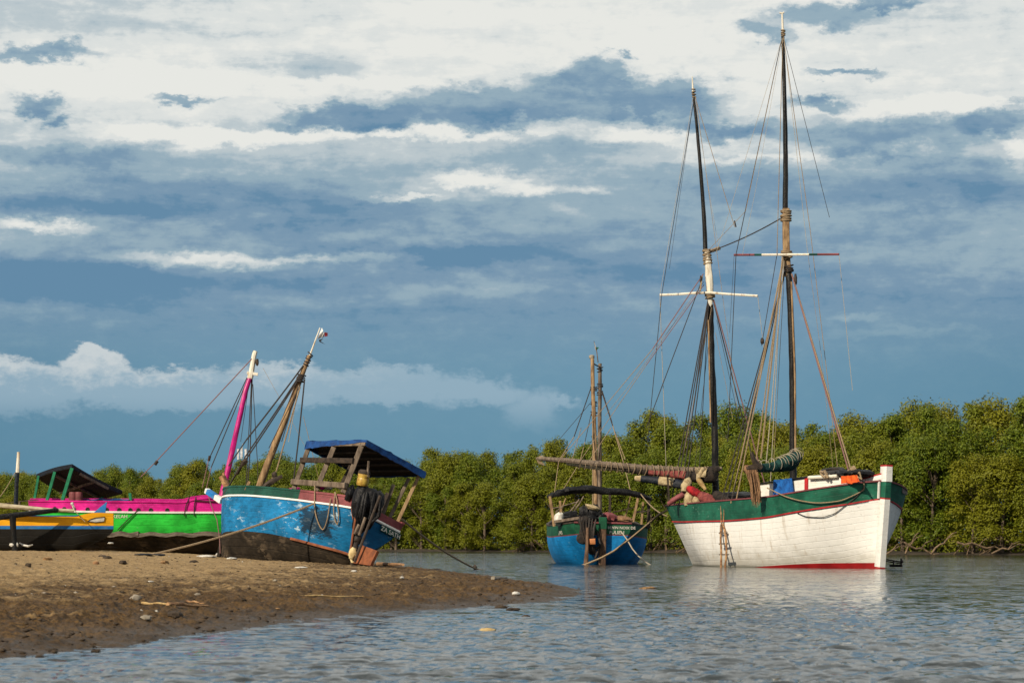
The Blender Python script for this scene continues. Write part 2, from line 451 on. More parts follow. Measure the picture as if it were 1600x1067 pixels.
def wn_noise(sx, sy, detail, rough=.6, off=0.0, dist=0.0):
    mp = T.n('ShaderNodeMapping'); T.link(vec, mp.inputs[0]); mp.inputs['Scale'].default_value = (sx, sy, 1); mp.inputs['Location'].default_value = (off, off*.7, off*.3)
    return T.noise(mp.outputs[0], 1.0, detail, rough, dist)
# billow warp
w1 = T.math('SUBTRACT', wn_noise(.42, .9, 6, .62, 3.1), .5); w2 = T.math('SUBTRACT', wn_noise(.42, .9, 6, .62, 17.3), .5)
f1 = T.math('SUBTRACT', wn_noise(1.7, 2.8, 6, .68, 7.7), .5); f2 = T.math('SUBTRACT', wn_noise(1.7, 2.8, 6, .68, 29.), .5)
U = T.math('ADD', U0, T.math('ADD', T.math('MULTIPLY', w1, 2.6), T.math('MULTIPLY', f1, .55)))
V = T.math('ADD', V0, T.math('ADD', T.math('MULTIPLY', w2, .9), T.math('MULTIPLY', f2, .46)))
def pxu(x): return math.degrees(math.atan((x-800)/F_PX))
def pxv(y, x=800): return math.degrees(math.atan((HOR-y)/F_PX*math.cos(math.atan((x-800)/F_PX))))
def blob(x, y, rx, ry, soft=.9, uu=None, vv=None):
    """soft-edged bank of cloud centred at an azimuth and elevation."""
    k = 57.2958/F_PX
    a = T.math('DIVIDE', T.math('SUBTRACT', uu or U, pxu(x)), rx*k); b = T.math('DIVIDE', T.math('SUBTRACT', vv or V, pxv(y, x)), ry*k)
    r = T.math('SQRT', T.math('ADD', T.math('MULTIPLY', a, a), T.math('MULTIPLY', b, b)))
    return T.ss(T.math('SUBTRACT', 1.08, r), 0.0, min(1.08, soft*1.15))
# D: 0 = bright thin cloud, 1 = blue-grey cloud base
hgt = T.n('ShaderNodeMapRange', i={0: V0, 1: 6.2, 2: 10.6, 3: .80, 4: .03}); hgt.clamp = True
base = hgt.outputs[0]
n1 = T.math('SUBTRACT', wn_noise(.10, .55, 7, .58, 5.5, .4), .5)
n2 = T.math('SUBTRACT', wn_noise(.28, 1.6, 7, .62, 11.5, .3), .5)
amp = T.ss(V0, 3.4, 6.4)
D = T.math('ADD', base, T.math('MULTIPLY', T.math('ADD', T.math('MULTIPLY', n1, .9), T.math('MULTIPLY', n2, .75)), T.math('ADD', T.math('MULTIPLY', amp, .85), .08)))
dark = [(520,190,130,26,.75),(700,175,210,42,.8),(900,155,220,52,.8),(930,112,70,40,.6),(1060,160,110,44,.8),
        (70,78,130,17,.8),(60,160,48,20,.8),(75,190,36,14,.9),(300,164,66,11,.9),
        (1290,22,110,26,.8),(1190,50,50,22,.9),(1390,5,70,14,.9),(1320,118,80,10,.9),(975,70,25,9,1.),
        (1400,210,200,46,.9),(1560,190,90,34,.9),(1290,160,60,14,.9),(1130,205,120,20,.9),
        (150,245,210,22,.8),(300,290,330,36,.9),(120,320,240,30,.9),(860,240,190,34,.9),(520,330,420,40,1.),(1250,290,420,60,1.),(1520,290,220,60,1.),(60,440,300,40,1.),(680,400,300,30,1.)]
light = [(260,130,300,36,.9,.35),(330,215,260,16,.9,.6),(60,355,110,14,.9,.62),(250,205,120,14,.9,.3),(320,405,190,16,.9,.55),(520,405,150,12,1.,.45),(740,283,120,20,.8,.62),(830,300,60,15,.8,.45),(640,305,90,7,.9,.4),
         (1020,215,140,16,.9,.5),(1450,165,170,22,.9,.55),(560,130,150,12,.9,.4),(920,300,90,10,1.,.3),(1590,235,50,30,.8,.4),(1340,495,60,9,.9,.25),(1400,520,160,10,1.,.16),(60,490,200,20,1.,.18),(520,470,240,18,1.,.16),(700,455,200,16,1.,.16),(600,210,300,10,.9,.5),(1180,250,200,9,1.,.3)]
UH = T.math('ADD', U, T.math('MULTIPLY', f2, .8)); VH = T.math('ADD', V, T.math('MULTIPLY', T.math('SUBTRACT', wn_noise(1.1, 2.0, 7, .6, 77.), .5), 1.0))
hi = None
for (x, y, rx, ry, s) in dark:
    q = blob(x, y, rx, ry, s*.82, UH, VH) if y < 230 else blob(x, y, rx, ry, s)
    if y < 230: hi = q if hi is None else T.math('ADD', hi, q)
    else: D = T.math('ADD', D, T.math('MULTIPLY', q, .34))
D = T.math('ADD', D, T.math('MULTIPLY', T.math('MINIMUM', hi, 1.12), .58))
D = T.math('ADD', D, T.math('MULTIPLY', blob(150, 15, 620, 75, 1.0), .30))      # thin grey veil high up
D = T.math('ADD', D, T.math('MULTIPLY', blob(470, 105, 170, 34, 1.0), .26))
D = T.math('ADD', D, T.math('MULTIPLY', blob(1500, 60, 420, 90, 1.0), .16))
bil = T.math('SUBTRACT', 1.0, T.math('ABSOLUTE', T.math('SUBTRACT', T.math('MULTIPLY', wn_noise(.55, 1.25, 6, .55, 63., .2), 2.0), 1.0)))
D = T.math('ADD', D, T.math('MULTIPLY', T.math('MULTIPLY', T.math('SUBTRACT', bil, .72), amp), .34))
for (x, y, rx, ry, s, k) in light:
    D = T.math('SUBTRACT', D, T.math('MULTIPLY', blob(x, y, rx, ry, s), k))
D = T.math('ADD', D, T.math('MULTIPLY', f1, .42))
ramp = T.n('ShaderNodeValToRGB', i={0: D}); e = ramp.color_ramp.elements
ramp.color_ramp.interpolation = 'EASE'
cols = [(0.0, rgb(231,232,227)), (.16, rgb(219,223,221)), (.36, rgb(187,199,204)), (.6, rgb(149,173,187)), (.85, rgb(121,151,175)), (1.0, rgb(100,138,167))]
e[0].position, e[0].color = cols[0][0], (*cols[0][1], 1); e[1].position, e[1].color = cols[-1][0], (*cols[-1][1], 1)
for p, c in cols[1:-1]:
    q = e.new(p); q.color = (*c, 1)
col = ramp.outputs[0]
# lower sky: a plain slate-blue veil under the cloud deck
low = T.ss(V0, 6.3, 3.6)
lowc = T.mix(T.ss(V0, 0.2, 4.6), rgb(90,138,161), rgb(106,148,171))
side = T.math('MULTIPLY', T.ss(T.math('ABSOLUTE', U0), 5.0, 14.0), .35)
lowc = T.mix(side, lowc, rgb(66,116,143))
col = T.mix(T.math('MULTIPLY', low, .86), col, lowc)
# the far bank of cumulus low over the horizon
cu = T.math('ADD', U0, T.math('ADD', T.math('MULTIPLY', w1, 1.0), T.math('MULTIPLY', f1, .9)))
cv = T.math('ADD', V0, T.math('ADD', T.math('MULTIPLY', w2, .75), T.math('MULTIPLY', f2, .85)))
bank = None
for (x, y, rx, ry, s) in [(20,605,130,48,.28),(150,585,60,44,.25),(150,560,30,26,.3),(250,610,150,38,.28),(440,605,120,38,.28),(600,605,130,34,.3),(590,585,40,22,.6),(740,615,110,30,.5),(830,640,55,42,.6),(870,628,50,10,.8)]:
    q = blob(x, y, rx, ry, s, cu, cv); bank = q if bank is None else T.math('MAXIMUM', bank, q)
fadeb = T.ss(V0, 2.5, 3.55)
bank = T.math('MULTIPLY', bank, T.math('ADD', T.math('MULTIPLY', fadeb, .75), .18))
lit = T.math('MULTIPLY', T.ss(T.math('ADD', V0, T.math('MULTIPLY', f2, 1.8)), 3.55, 4.35), T.ss(U0, -1.5, -7.5))
bc = T.mix(lit, rgb(152,178,194), rgb(214,219,219))
col = T.mix(T.math('MULTIPLY', bank, .85), col, bc)
# corners of the sky where the cloud deck breaks up show the clear sky itself
cover = T.math('MAXIMUM', T.ss(T.math('ABSOLUTE', U0), 75, 25), T.ss(wn_noise(.012, .03, 5, .55, 41.), .40, .60))
b1 = T.n('ShaderNodeBackground', i={0: sky.outputs[0], 1: .07}); b2 = T.n('ShaderNodeBackground', i={0: col, 1: 1.0})
mx = T.n('ShaderNodeMixShader', i={0: cover, 1: b1.outputs[0], 2: b2.outputs[0]})
out = T.n('ShaderNodeOutputWorld', i={0: mx.outputs[0]})
w.cycles.sampling_method = 'MANUAL'; w.cycles.sample_map_resolution = 512

# ------------------------------------------------------------------ far bank line and the ground sheet
BANK = Curve([(-900,1500),(-300,760),(-111,420),(-80,375),(-42,318),(-13.5,257),(0,242),(12.2,226),(29.7,188),(38,180),(60,168),(200,150),(900,150)])
def bank_y(X): return BANK(X)
bankv = np.vectorize(bank_y)

m, t, b = new_mat('ground mud'); ob = t.n('ShaderNodeTexCoord').outputs['Object']
c = t.mix(t.ss(t.noise(ob, .9, 6), .35, .65), (.022,.017,.011), (.06,.045,.028))
t.link(c, b.inputs['Base Color']); b.inputs['Roughness'].default_value = .85
t.link(t.n('ShaderNodeBump', i={'Strength': .6, 'Distance': .1, 'Height': t.noise(ob, 4, 5)}).outputs[0], b.inputs['Normal'])
M['ground'] = m
gx = np.unique(np.concatenate([np.linspace(-6000,-1000,12), np.linspace(-1000,-160,24), np.linspace(-160,70,116), np.linspace(70,1000,40), np.linspace(1000,6000,12)]))
gy = np.unique(np.concatenate([np.linspace(-6000,-100,14), np.linspace(-100,140,14), np.linspace(140,460,162), np.linspace(460,1600,60), np.linspace(1600,9000,16)]))
GX, GY = np.meshgrid(gx, gy)
BY = bankv(gx)[None,:]+np.zeros_like(GY)
d = GY-BY
GZ = np.where(d < 1.2, np.maximum(-.9, .1*(d-1.2)), np.minimum(.6, .1*np.minimum(d-1.2,2)+.02*(d-1.2))) + .10*fbm(GX*.3, GY*.3, 3, 5)*np.clip(d+1,0,1)
dl = -28-GX   # land joining the sand spit on the left, beyond the frame
left = np.clip(np.minimum(dl*.05, (GY-5)*.03), -.9, .45)
GZ = np.maximum(GZ, np.where(GX < -22, left, -.9))
np_mesh('ground', np.stack([GX,GY,GZ],-1).reshape(-1,3), grid_faces(*GX.shape), M['ground'])
tag(bpy.data.objects['ground'], kind='structure')

# ------------------------------------------------------------------ sand spit
POLY = [(-70,4),(-22,8.5),(-8.2,15.2),(-4.05,19.2),(-3.3,22.2),(-2.42,29.6),(-1.5,32.4),(-.87,33.3),(.1,36.2),(.66,38.8),(1.0,42),(1.27,46.3),(.95,50.5),(.0,59.5),(-.75,66),(-1.9,75),(-3.3,85),(-4.9,93),(-7.2,104),(-12,116),(-20,124),(-40,134),(-80,140)]
def sdf(X, Y):
    """distance to the shoreline, positive inside."""
    n = len(POLY); dm = np.full(X.shape, 1e9); inside = np.zeros(X.shape, bool)
    for i in range(n):
        ax, ay = POLY[i]; bx, by = POLY[(i+1)%n]
        ex, ey = bx-ax, by-ay
        tt = np.clip(((X-ax)*ex+(Y-ay)*ey)/(ex*ex+ey*ey), 0, 1)
        if i < n-1: dm = np.minimum(dm, np.hypot(X-ax-tt*ex, Y-ay-tt*ey))
        with np.errstate(divide='ignore', invalid='ignore'):
            cross = ((ay > Y) != (by > Y)) & (X < (bx-ax)*(Y-ay)/(by-ay+1e-12)+ax)
        inside ^= cross
    return np.where(inside, dm, -dm)
def sand_base(X, Y):
    d = sdf(X, Y)+.35*fbm(X*1.3, Y*.5, 3, 3)+.30*fbm(X*3.5, Y*1.6, 3, 7)
    z = np.where(d > 0, (.60+.17*np.clip((-5-X)/6, 0, 1))*(1-np.exp(-d/6.5)), .09*d)
    return z, d
def sand_full(X, Y):
    z, d = sand_base(X, Y)
    k = np.clip(d*.6+.25, 0, 1)
    wet = np.exp(-np.maximum(d,0)/4.5)
    z = z + k*(.05*fbm(X*.55, Y*.35, 3, 21) + (.018+.035*wet)*fbm(X*3.2, Y*2.6, 4, 31))
    lump = np.clip(fbm(X*5.5, Y*4.5, 3, 51)-.05, 0, 1)
    z = z + k*wet*.10*lump
    rid = 1-np.abs(2*vnoise(X*7+3, Y*5, 81)-1); rid2 = 1-np.abs(2*vnoise(X*15, Y*10+7, 83)-1)
    z = z + k*(.016+.050*wet)*(rid**2-.3) + k*(.008+.024*wet)*(rid2-.5)
    foot = np.clip(fbm(X*2.2, Y*1.7, 2, 71)-.22, 0, 1)
    z = z - k*.10*foot
    return np.maximum(z, -.5)
def sand_z(X, Y):
    return float(sand_full(np.array([float(X)]), np.array([float(Y)]))[0])
ys = 13*np.exp(np.arange(0, 640)*.0037)
angs = np.unique(np.concatenate([np.linspace(-1.05,-.28,40), np.linspace(-.28,.045,620), np.linspace(.045,.12,20)]))
A, YY = np.meshgrid(np.tan(angs), ys)
XX = A*YY
ZZ = sand_full(XX, YY)
m, t, b = new_mat('sand and mud'); tc = t.n('ShaderNodeTexCoord'); ob = tc.outputs['Object']
z = t.n('ShaderNodeSeparateXYZ', i={0: ob}).outputs[2]
n1 = t.noise(ob, .8, 6, .6); n2 = t.noise(ob, 5.0, 6, .7); n3 = t.noise(ob, 26.0, 4, .7)
zz = t.math('ADD', z, t.math('ADD', t.math('MULTIPLY', t.math('SUBTRACT', n1, .5), .5), t.math('MULTIPLY', t.math('SUBTRACT', n2, .5), .38)))
dry = t.mix(t.ss(n2, .3, .7), (.24,.155,.068), (.43,.295,.14))
dry = t.mix(t.math('MULTIPLY', t.ss(n3, .5, .75), .7), dry, (.12,.08,.042))
wetc = t.mix(t.ss(n2, .32, .68), (.060,.031,.009), (.145,.080,.024))
wetc = t.mix(t.math('MULTIPLY', t.ss(n3, .48, .62), .85), wetc, (.022,.013,.006))
wetc = t.mix(t.math('MULTIPLY', t.ss(t.noise(ob, 17, 3, .7), .58, .68), .6), wetc, (.19,.115,.045))
c = t.mix(t.ss(zz, .21, .45), wetc, dry)
wetline = t.ss(t.math('ADD', z, t.math('MULTIPLY', t.math('SUBTRACT', n2, .5), .10)), .12, .03)
c = t.mix(t.math('MULTIPLY', wetline, .6), c, (.03,.018,.008))
c = t.mix(t.math('MULTIPLY', t.ss(t.noise(ob, 11, 5, .75), .58, .66), .7), c, (.03,.02,.012))
t.link(c, b.inputs['Base Color'])
t.link(t.n('ShaderNodeMapRange', i={0: zz, 1: .0, 2: .2, 3: .5, 4: .92}).outputs[0], b.inputs['Roughness'])
b.inputs['Specular IOR Level'].default_value = .25
t.link(t.n('ShaderNodeBump', i={'Strength': 1.0, 'Distance': .06, 'Height': t.math('ADD', n2, t.math('MULTIPLY', n3, .5))}).outputs[0], b.inputs['Normal'])
M['sand'] = m
tag(np_mesh('sand_spit', np.stack([XX,YY,ZZ],-1).reshape(-1,3), grid_faces(*XX.shape), M['sand']), kind='structure')

# ------------------------------------------------------------------ river water: one sheet with real ripples near the viewer
rng = np.random.RandomState(4)
ys = np.concatenate([np.linspace(-3000,-40,10), np.linspace(-30,9.5,24), 10*np.exp(np.arange(0, 860)*.0042), np.array([420,500,650,900,1400,2200,3500,6000.])])
ang = np.unique(np.concatenate([np.linspace(-1.2,-.30,40), np.linspace(-.30,.30,560), np.linspace(.30,1.2,40)]))
A, YY = np.meshgrid(np.tan(ang), ys); XX = A*np.maximum(np.abs(YY), 8.0)
spacing = np.maximum(np.maximum(np.abs(YY), 8)*.0042, .001)
ZZ = np.zeros_like(YY)
wx = XX+.35*fbm(XX*.35, YY*.35, 2, 91); wy = YY+.35*fbm(XX*.35, YY*.35, 2, 95)
for k in range(44):
    lam = .08*(.44/.08)**rng.rand(); th = rng.normal(R(93), R(27)); ph = rng.rand()*6.28
    a = .0090*lam**.9
    fade = np.clip((lam/(spacing*np.abs(math.sin(th))+1e-6)-2.2)/3, 0, 1)
    s_ = np.sin((wx*math.cos(th)+wy*math.sin(th))*6.283/lam+ph)
    ZZ += a*fade*(s_+.25*np.cos(2*((wx*math.cos(th)+wy*math.sin(th))*6.283/lam+ph)))
gust = .62+.75*np.clip(fbm(XX*.12, YY*.07, 3, 61)+.5, 0, 1)
near_sand = np.clip(-sdf(XX, YY)/2.5, .25, 1)
ZZ *= gust*near_sand*np.where((np.abs(A) < .33) & (YY > 9), 1, 0)
m, t, b = new_mat('river water'); ob = t.n('ShaderNodeTexCoord').outputs['Object']
b.inputs['Base Color'].default_value = (.012,.017,.018,1); b.inputs['Roughness'].default_value = .06
b.inputs['IOR'].default_value = 1.33
b.inputs['Specular Tint'].default_value = (1,1,1,1)
# wind ripple as facets: slopes taken straight from noise so far water keeps its chop
def slopes(sx, sy, sc_, det, off):
    mp = t.n('ShaderNodeMapping'); t.link(ob, mp.inputs[0]); mp.inputs['Scale'].default_value = (sx, sy, 1); mp.inputs['Location'].default_value = (off, off, 0)
    nz = t.n('ShaderNodeTexNoise', i={'Scale': sc_, 'Detail': det, 'Roughness': .62}); t.link(mp.outputs[0], nz.inputs['Vector'])
    q = t.n('ShaderNodeVectorMath', operation='SUBTRACT', i={0: nz.outputs['Color'], 1: (.5,.5,.5)})
    return q.outputs[0]
gustn = t.math('ADD', .55, t.math('MULTIPLY', t.ss(t.noise(t.scale(ob, .35, 1.0, 1), .11, 4, .6), .35, .65), .75))
s1 = t.n('ShaderNodeVectorMath', operation='MULTIPLY', i={0: slopes(.7, 1.9, 3.0, 5, 3), 1: (.66,1.15,0)})
s2 = t.n('ShaderNodeVectorMath', operation='MULTIPLY', i={0: slopes(.9, 1.7, 10.0, 3, 11), 1: (.40,.62,0)})
sv = t.n('ShaderNodeVectorMath', operation='ADD', i={0: s1.outputs[0], 1: s2.outputs[0]})
sg = t.n('ShaderNodeVectorMath', operation='SCALE', i={0: sv.outputs[0]}); t.link(gustn, sg.inputs['Scale'])
gn = t.n('ShaderNodeNewGeometry')
nn = t.n('ShaderNodeVectorMath', operation='ADD', i={0: gn.outputs['Normal'], 1: sg.outputs[0]})
nn = t.n('ShaderNodeVectorMath', operation='NORMALIZE', i={0: nn.outputs[0]})
t.link(nn.outputs[0], b.inputs['Normal'])
M['water'] = m
tag(np_mesh('river_water', np.stack([XX,YY,ZZ],-1).reshape(-1,3), grid_faces(*XX.shape), M['water']), kind='structure')
# ------------------------------------------------------------------ mangroves
def leaf_mat(name, c1, c2, c3):
    m, t, b = new_mat(name)
    g = t.n('ShaderNodeNewGeometry'); oi = t.n('ShaderNodeObjectInfo')
    c = t.mix(g.outputs['Random Per Island'], c1, c2)
    c = t.mix(t.ss(oi.outputs['Random'], .35, 1.0), c, c3)
    cl = t.noise(t.n('ShaderNodeTexCoord').outputs['Object'], .55, 2)
    c = t.mix(t.math('MULTIPLY', t.ss(cl, .5, .7), .5), c, c3)
    b.inputs['Roughness'].default_value = .55; b.inputs['Specular IOR Level'].default_value = .25
    t.link(c, b.inputs['Base Color'])
    tr = t.n('ShaderNodeBsdfTranslucent', i={0: c}); mx = t.n('ShaderNodeMixShader', i={0: .28, 1: b.outputs[0], 2: tr.outputs[0]})
    out = [n for n in t.nt.nodes if n.type == 'OUTPUT_MATERIAL'][0]; t.link(mx.outputs[0], out.inputs[0])
    return m
LEAF = leaf_mat('mangrove leaves', (.068,.112,.008), (.165,.200,.011), (.195,.195,.011))
BARK = plain('mangrove bark', (.16,.12,.085), (.07,.05,.035), .85, 5, .6, (1,1,.3))
ROOTM = plain('bleached mangrove root', (.22,.15,.09), (.08,.055,.033), .85, 5, .5)

def make_crown(seed, H, rad, base, nclump, nleaf, plume):
    rg = np.random.RandomState(seed)
    V = []; cl = []
    # envelope: egg-shaped, several leaders
    tops = [(rg.normal(0, rad*.34), rg.normal(0, rad*.34), H*(1-.16*rg.rand()*(k > 0))) for k in range(4)]
    cs = []
    for k in range(nclump):
        tz = base+(H-base)*rg.rand()**.85
        u = (tz-base)/(H-base)
        r = rad*(.80+.22*math.sin(u*5+seed))*(1-max(0, u-.45)**1.6*1.75)*(.86+.14*min(1, u*4))
        a = rg.rand()*6.283; q = math.sqrt(rg.uniform(.45, 1.0))
        cs.append((math.cos(a)*r*q, math.sin(a)*r*q, tz, rg.uniform(.55, 1.05)*rad/2.8))
    for (tx, ty, tz) in tops:
        for j in range(4): cs.append((tx+rg.normal(0,.25), ty+rg.normal(0,.25), tz-.35-.5*j*plume, .34+.16*j))
    cx = []; dr = []
    for (x, y, z, r) in cs:
        n = int(nleaf*(r/.8)**2)+10
        d = rg.normal(size=(n,3)); d /= np.linalg.norm(d, axis=1)[:,None]
        d[:,2] = np.where(d[:,2] < -.35, -d[:,2], d[:,2])
        rr = r*(1-.42*rg.rand(n)**1.6)*(1+.38*rg.normal(size=n)*.5)
        p = np.array([x,y,z])+d*rr[:,None]*np.array([1,1,.92+.35*plume])
        cx.append(p); dr.append(d)
    c = np.concatenate(cx); d = np.concatenate(dr); n = len(c)
    keep = c[:,2] > base-.3; c = c[keep]; d = d[keep]; n = len(c)
    nr = d*1.0+np.array([0,0,.35])+rg.normal(size=(n,3))*.45; nr /= np.linalg.norm(nr, axis=1)[:,None]   # leaves face outward and up
    up = np.cross(nr, rg.normal(size=(n,3))); up /= np.linalg.norm(up, axis=1)[:,None]
    sd = np.cross(up, nr)
    L = rg.uniform(.17,.33,n)[:,None]; W = L*rg.uniform(.30,.46,n)[:,None]
    v = np.stack([c-up*L*.5, c+sd*W*.5, c+up*L*.5, c-sd*W*.5], 1).reshape(-1,3)
    f = np.arange(n*4).reshape(-1,4)
    return v, f, cs
def make_tree_meshes(i, H, rad, base, ncl, nl, plume, roots):
    v, f, cs = make_crown(100+i, H, rad, base, ncl, nl, plume)
    o = np_mesh('crown', v, f, LEAF, smooth=False)
    rg = random.Random(i*7+1)
    mb = MB()
    lean = Vector((rg.uniform(-.5,.5), rg.uniform(-.3,.3), 0))
    spine = [Vector((lean.x*k*k, lean.y*k*k, -.4+(H*.86+.4)*k)) for k in [j/8 for j in range(9)]]
    mb.tube(spine, [.17*(1-.85*k/8)+.02 for k in range(9)], 7, jit=.12)
    for (x, y, z, r) in rg.sample(cs, 16):
        k = min(.9, max(.05, (z-1.2)/(H*.86))); s0 = Vector((lean.x*k*k, lean.y*k*k, -.4+(H*.86+.4)*k*.8)); e0 = Vector((x, y, z))
        md = s0.lerp(e0, .5)+Vector((0,0,-.15))
        mb.tube([s0, md, e0], [.06,.04,.015], 5, jit=.1)
    tk = mb.build('trunk', BARK)
    rt = None
    if roots:
        mb = MB()
        for j in range(10):
            a = rg.uniform(0, 6.283); q = rg.uniform(.9, 2.6); h = rg.uniform(.7, 1.9)
            e = Vector((math.cos(a)*q, math.sin(a)*q-.4, -.5)); s0 = Vector((0,0,h))
            md = s0.lerp(e, .55)+Vector((0,0,rg.uniform(.1,.45)))
            mb.tube([s0, s0.lerp(md,.6)+Vector((0,0,.08)), md, md.lerp(e,.5)+Vector((0,0,.08)), e], [.05,.05,.045,.04,.035], 5, jit=.15)
        for j in range(5):      # low bare branches reaching out over the water
            a = rg.uniform(3.5, 5.9); s0 = Vector((rg.uniform(-1.5,1.5), rg.uniform(-1,0), rg.uniform(.5,1.4)))
            e = s0+Vector((math.cos(a)*rg.uniform(.6,2.4), math.sin(a)*rg.uniform(.5,1.6), rg.uniform(-.6,.7)))
            mb.tube([s0, s0.lerp(e,.5)+Vector((rg.uniform(-.2,.2),0,rg.uniform(-.2,.25))), e], [.055,.04,.02], 5, jit=.15)
        rt = mb.build('root', ROOTM)
    return H, o, tk, rt
PROTO = []
for i, a in enumerate([(10.0,2.9,.25,62,200,.5,False),(10.4,2.6,.25,64,180,.9,False),(9.6,3.2,.7,72,190,.5,True),(10.2,2.8,.9,70,180,.8,True),(10.6,2.5,.6,52,200,.7,False),(9.8,3.0,.4,66,190,.6,False)]):
    PROTO.append(make_tree_meshes(i, *a))
SKY = Curve([(-300,748),(0,737),(60,748),(140,742),(200,733),(250,738),(300,722),(350,728),(420,716),(480,722),(520,712),(580,726),(620,728),(680,715),(760,706),(800,694),(820,674),(860,688),(900,688),(950,682),(1000,662),(1060,660),(1080,652),(1150,657),(1200,664),(1250,664),(1290,668),(1340,655),(1400,642),(1440,628),(1500,628),(1560,640),(1600,620),(1700,615)])
def zone(px):
    for a, b, n in [(-1e9,150,'left of the green-posted canopy'),(150,330,'between the green-posted canopy and the magenta mast'),(330,490,'between the magenta mast and the blue canopy'),(490,650,'behind the blue canopy'),(650,850,'between the blue canopy and the small blue boat'),(850,1030,'behind the small blue boat'),(1030,1120,'above the white schooner\'s stern'),(1120,1240,'between the white schooner\'s two masts'),(1240,1380,'above the white schooner\'s bow'),(1380,1e9,'right of the white schooner\'s bow')]:
        if a <= px < b: return n
ORD = ['first','second','third','fourth','fifth','sixth','seventh','eighth','ninth','tenth','eleventh','twelfth','thirteenth','fourteenth','fifteenth','sixteenth','seventeenth','eighteenth','nineteenth','twentieth']
rgt = random.Random(5)
trees = []
# walk along the bank
pts = [(x, bank_y(x)) for x in [i*.5 for i in range(-230, 106)]]
def along(step, off, s0):
    res = []; acc = s0
    for (a, b) in zip(pts, pts[1:]):
        d = math.hypot(b[0]-a[0], b[1]-a[1]); k = 0
        st = step*(1.0 if a[0] > -25 else 1.35)
        acc += d
        while acc >= st:
            acc -= st
            n = Vector((-(b[1]-a[1]), b[0]-a[0])).normalized()
            res.append((b[0]+n.x*off, b[1]+n.y*off))
    return res
for row, step, off, s0, hs in [('front',3.5,1.9,0,(.60,.80)),('middle',3.9,5.2,1.5,(.80,.96)),('skyline',4.3,9.0,3.,(.88,1.03))]:
    for (x, y) in along(step, off, s0):
        x += rgt.uniform(-.7,.7); y += rgt.uniform(-.8,.8)
        px = 800+F_PX*x/y
        if not (-70 < px < 1680): continue
        zt = CAM_H+(HOR-SKY(px))/F_PX*y
        trees.append([row, px, x, y, zt*rgt.uniform(*hs)])
trees.sort(key=lambda q: q[1])
used = set(); cnt = {}
for row, px, x, y, zt in trees:
    if row == 'front': pi = rgt.choice([2,3,2,3,5,5] if px > 1000 else [0,1,5,4,0,2])
    else: pi = rgt.choice([0,1,4,5,0,1])
    H, cr, tk, rt = PROTO[pi]
    s = (zt-.2)/H
    e = bpy.data.objects.new('mangrove_tree', None); COL.objects.link(e); e.empty_display_size = .3
    e.location = (x, y, .15 if row == 'front' else .35); e.rotation_euler = (0, 0, rgt.uniform(-.7, .7) if rt else rgt.uniform(0, 6.28))
    k = max(.85, s)*rgt.uniform(.96, 1.12)*(1.0 if row == 'front' else .95); e.scale = (k, k, s)
    if row == 'front': e.scale = (max(k,.92), max(k,.92), s)
    zn = zone(px); key = (row, zn); i = cnt.get(key, 0); cnt[key] = i+1
    what = {'front': 'waterline mangrove', 'middle': 'mid-bank mangrove', 'skyline': 'tall skyline mangrove'}[row]
    tag(e, f'{ORD[i]} {what} from the left, {zn}', 'tree', 'mangrove trees along the far river bank')
    for part in (cr, tk, rt):
        if part is None: continue
        if part.name in used: q = part.copy(); COL.objects.link(q)
        else: q = part; used.add(part.name)
        q.parent = e
for H, cr, tk, rt in PROTO:
    for part in (cr, tk, rt):
        if part is not None and part.parent is None: bpy.data.objects.remove(part)
print('trees', len(trees))

# low tangle of leaves filling the dark under the crowns
rg = np.random.RandomState(77); n = 90000
xi = rg.uniform(-100, 46, n); off = rg.uniform(2.2, 9.5, n); yb = bankv(xi)
zc = .1+rg.rand(n)**1.3*3.0*np.where(off > 4, 1.3, .8)
sl_ = (bankv(xi+.5)-bankv(xi-.5)); nl_ = np.sqrt(1+sl_*sl_)
c = np.stack([xi-sl_/nl_*off*.9, yb+off/nl_*.9, zc], 1)
nr = rg.normal(size=(n,3))+np.array([-.3,-.8,.5]); nr /= np.linalg.norm(nr, axis=1)[:,None]
u_ = np.cross(nr, rg.normal(size=(n,3))); u_ /= np.linalg.norm(u_, axis=1)[:,None]; s_ = np.cross(u_, nr)
L = rg.uniform(.22,.5,n)[:,None]; W = L*.4
tag(np_mesh('undergrowth', np.stack([c-u_*L*.5, c+s_*W*.5, c+u_*L*.5, c-s_*W*.5], 1).reshape(-1,3), np.arange(n*4).reshape(-1,4), LEAF, smooth=False), 'tangled mangrove undergrowth low on the far bank', 'undergrowth', kind='stuff')

# fallen branches and stranded logs under the right bank
rgb_ = random.Random(8)
logs = [(1395,859,186,3.2,.4),(1440,858,184,2.8,-.3),(1475,846,183,2.6,.7),(1530,852,182,3.4,-.15),(1575,856,180,2.6,.25),(1425,846,185,1.9,1.0)]
lt = ['pale fallen branch low over the water just right of the white bow','bleached branch lying along the waterline right of the white bow','leaning grey dead branch standing among right bank mangroves','long bare branch arching over the dark undercut bank','stranded driftwood branch at the far right bank edge','short upright dead limb behind the black iron frame']
for (px, py, Y, L, tilt), lb in zip(logs, lt):
    p = P(px, py, Y-1.2); d = Vector((math.cos(tilt), .1, math.sin(tilt)))
    mb = MB(); pp = [p-d*L*.5+Vector((0,0,.12*math.sin(k*2.1+px)))+d*L*k/6 for k in range(7)]
    mb.tube(pp, [.085,.08,.075,.07,.06,.045,.03], 6, jit=.15)
    mb.tube([pp[3], pp[3]+Vector((.3,-.1,.4)), pp[3]+Vector((.8,-.2,.6))], [.045,.035,.015], 5)
    o = mb.build('fallen_branch', ROOTM); tag(o, lb, 'branch', 'dead branches at the right bank')

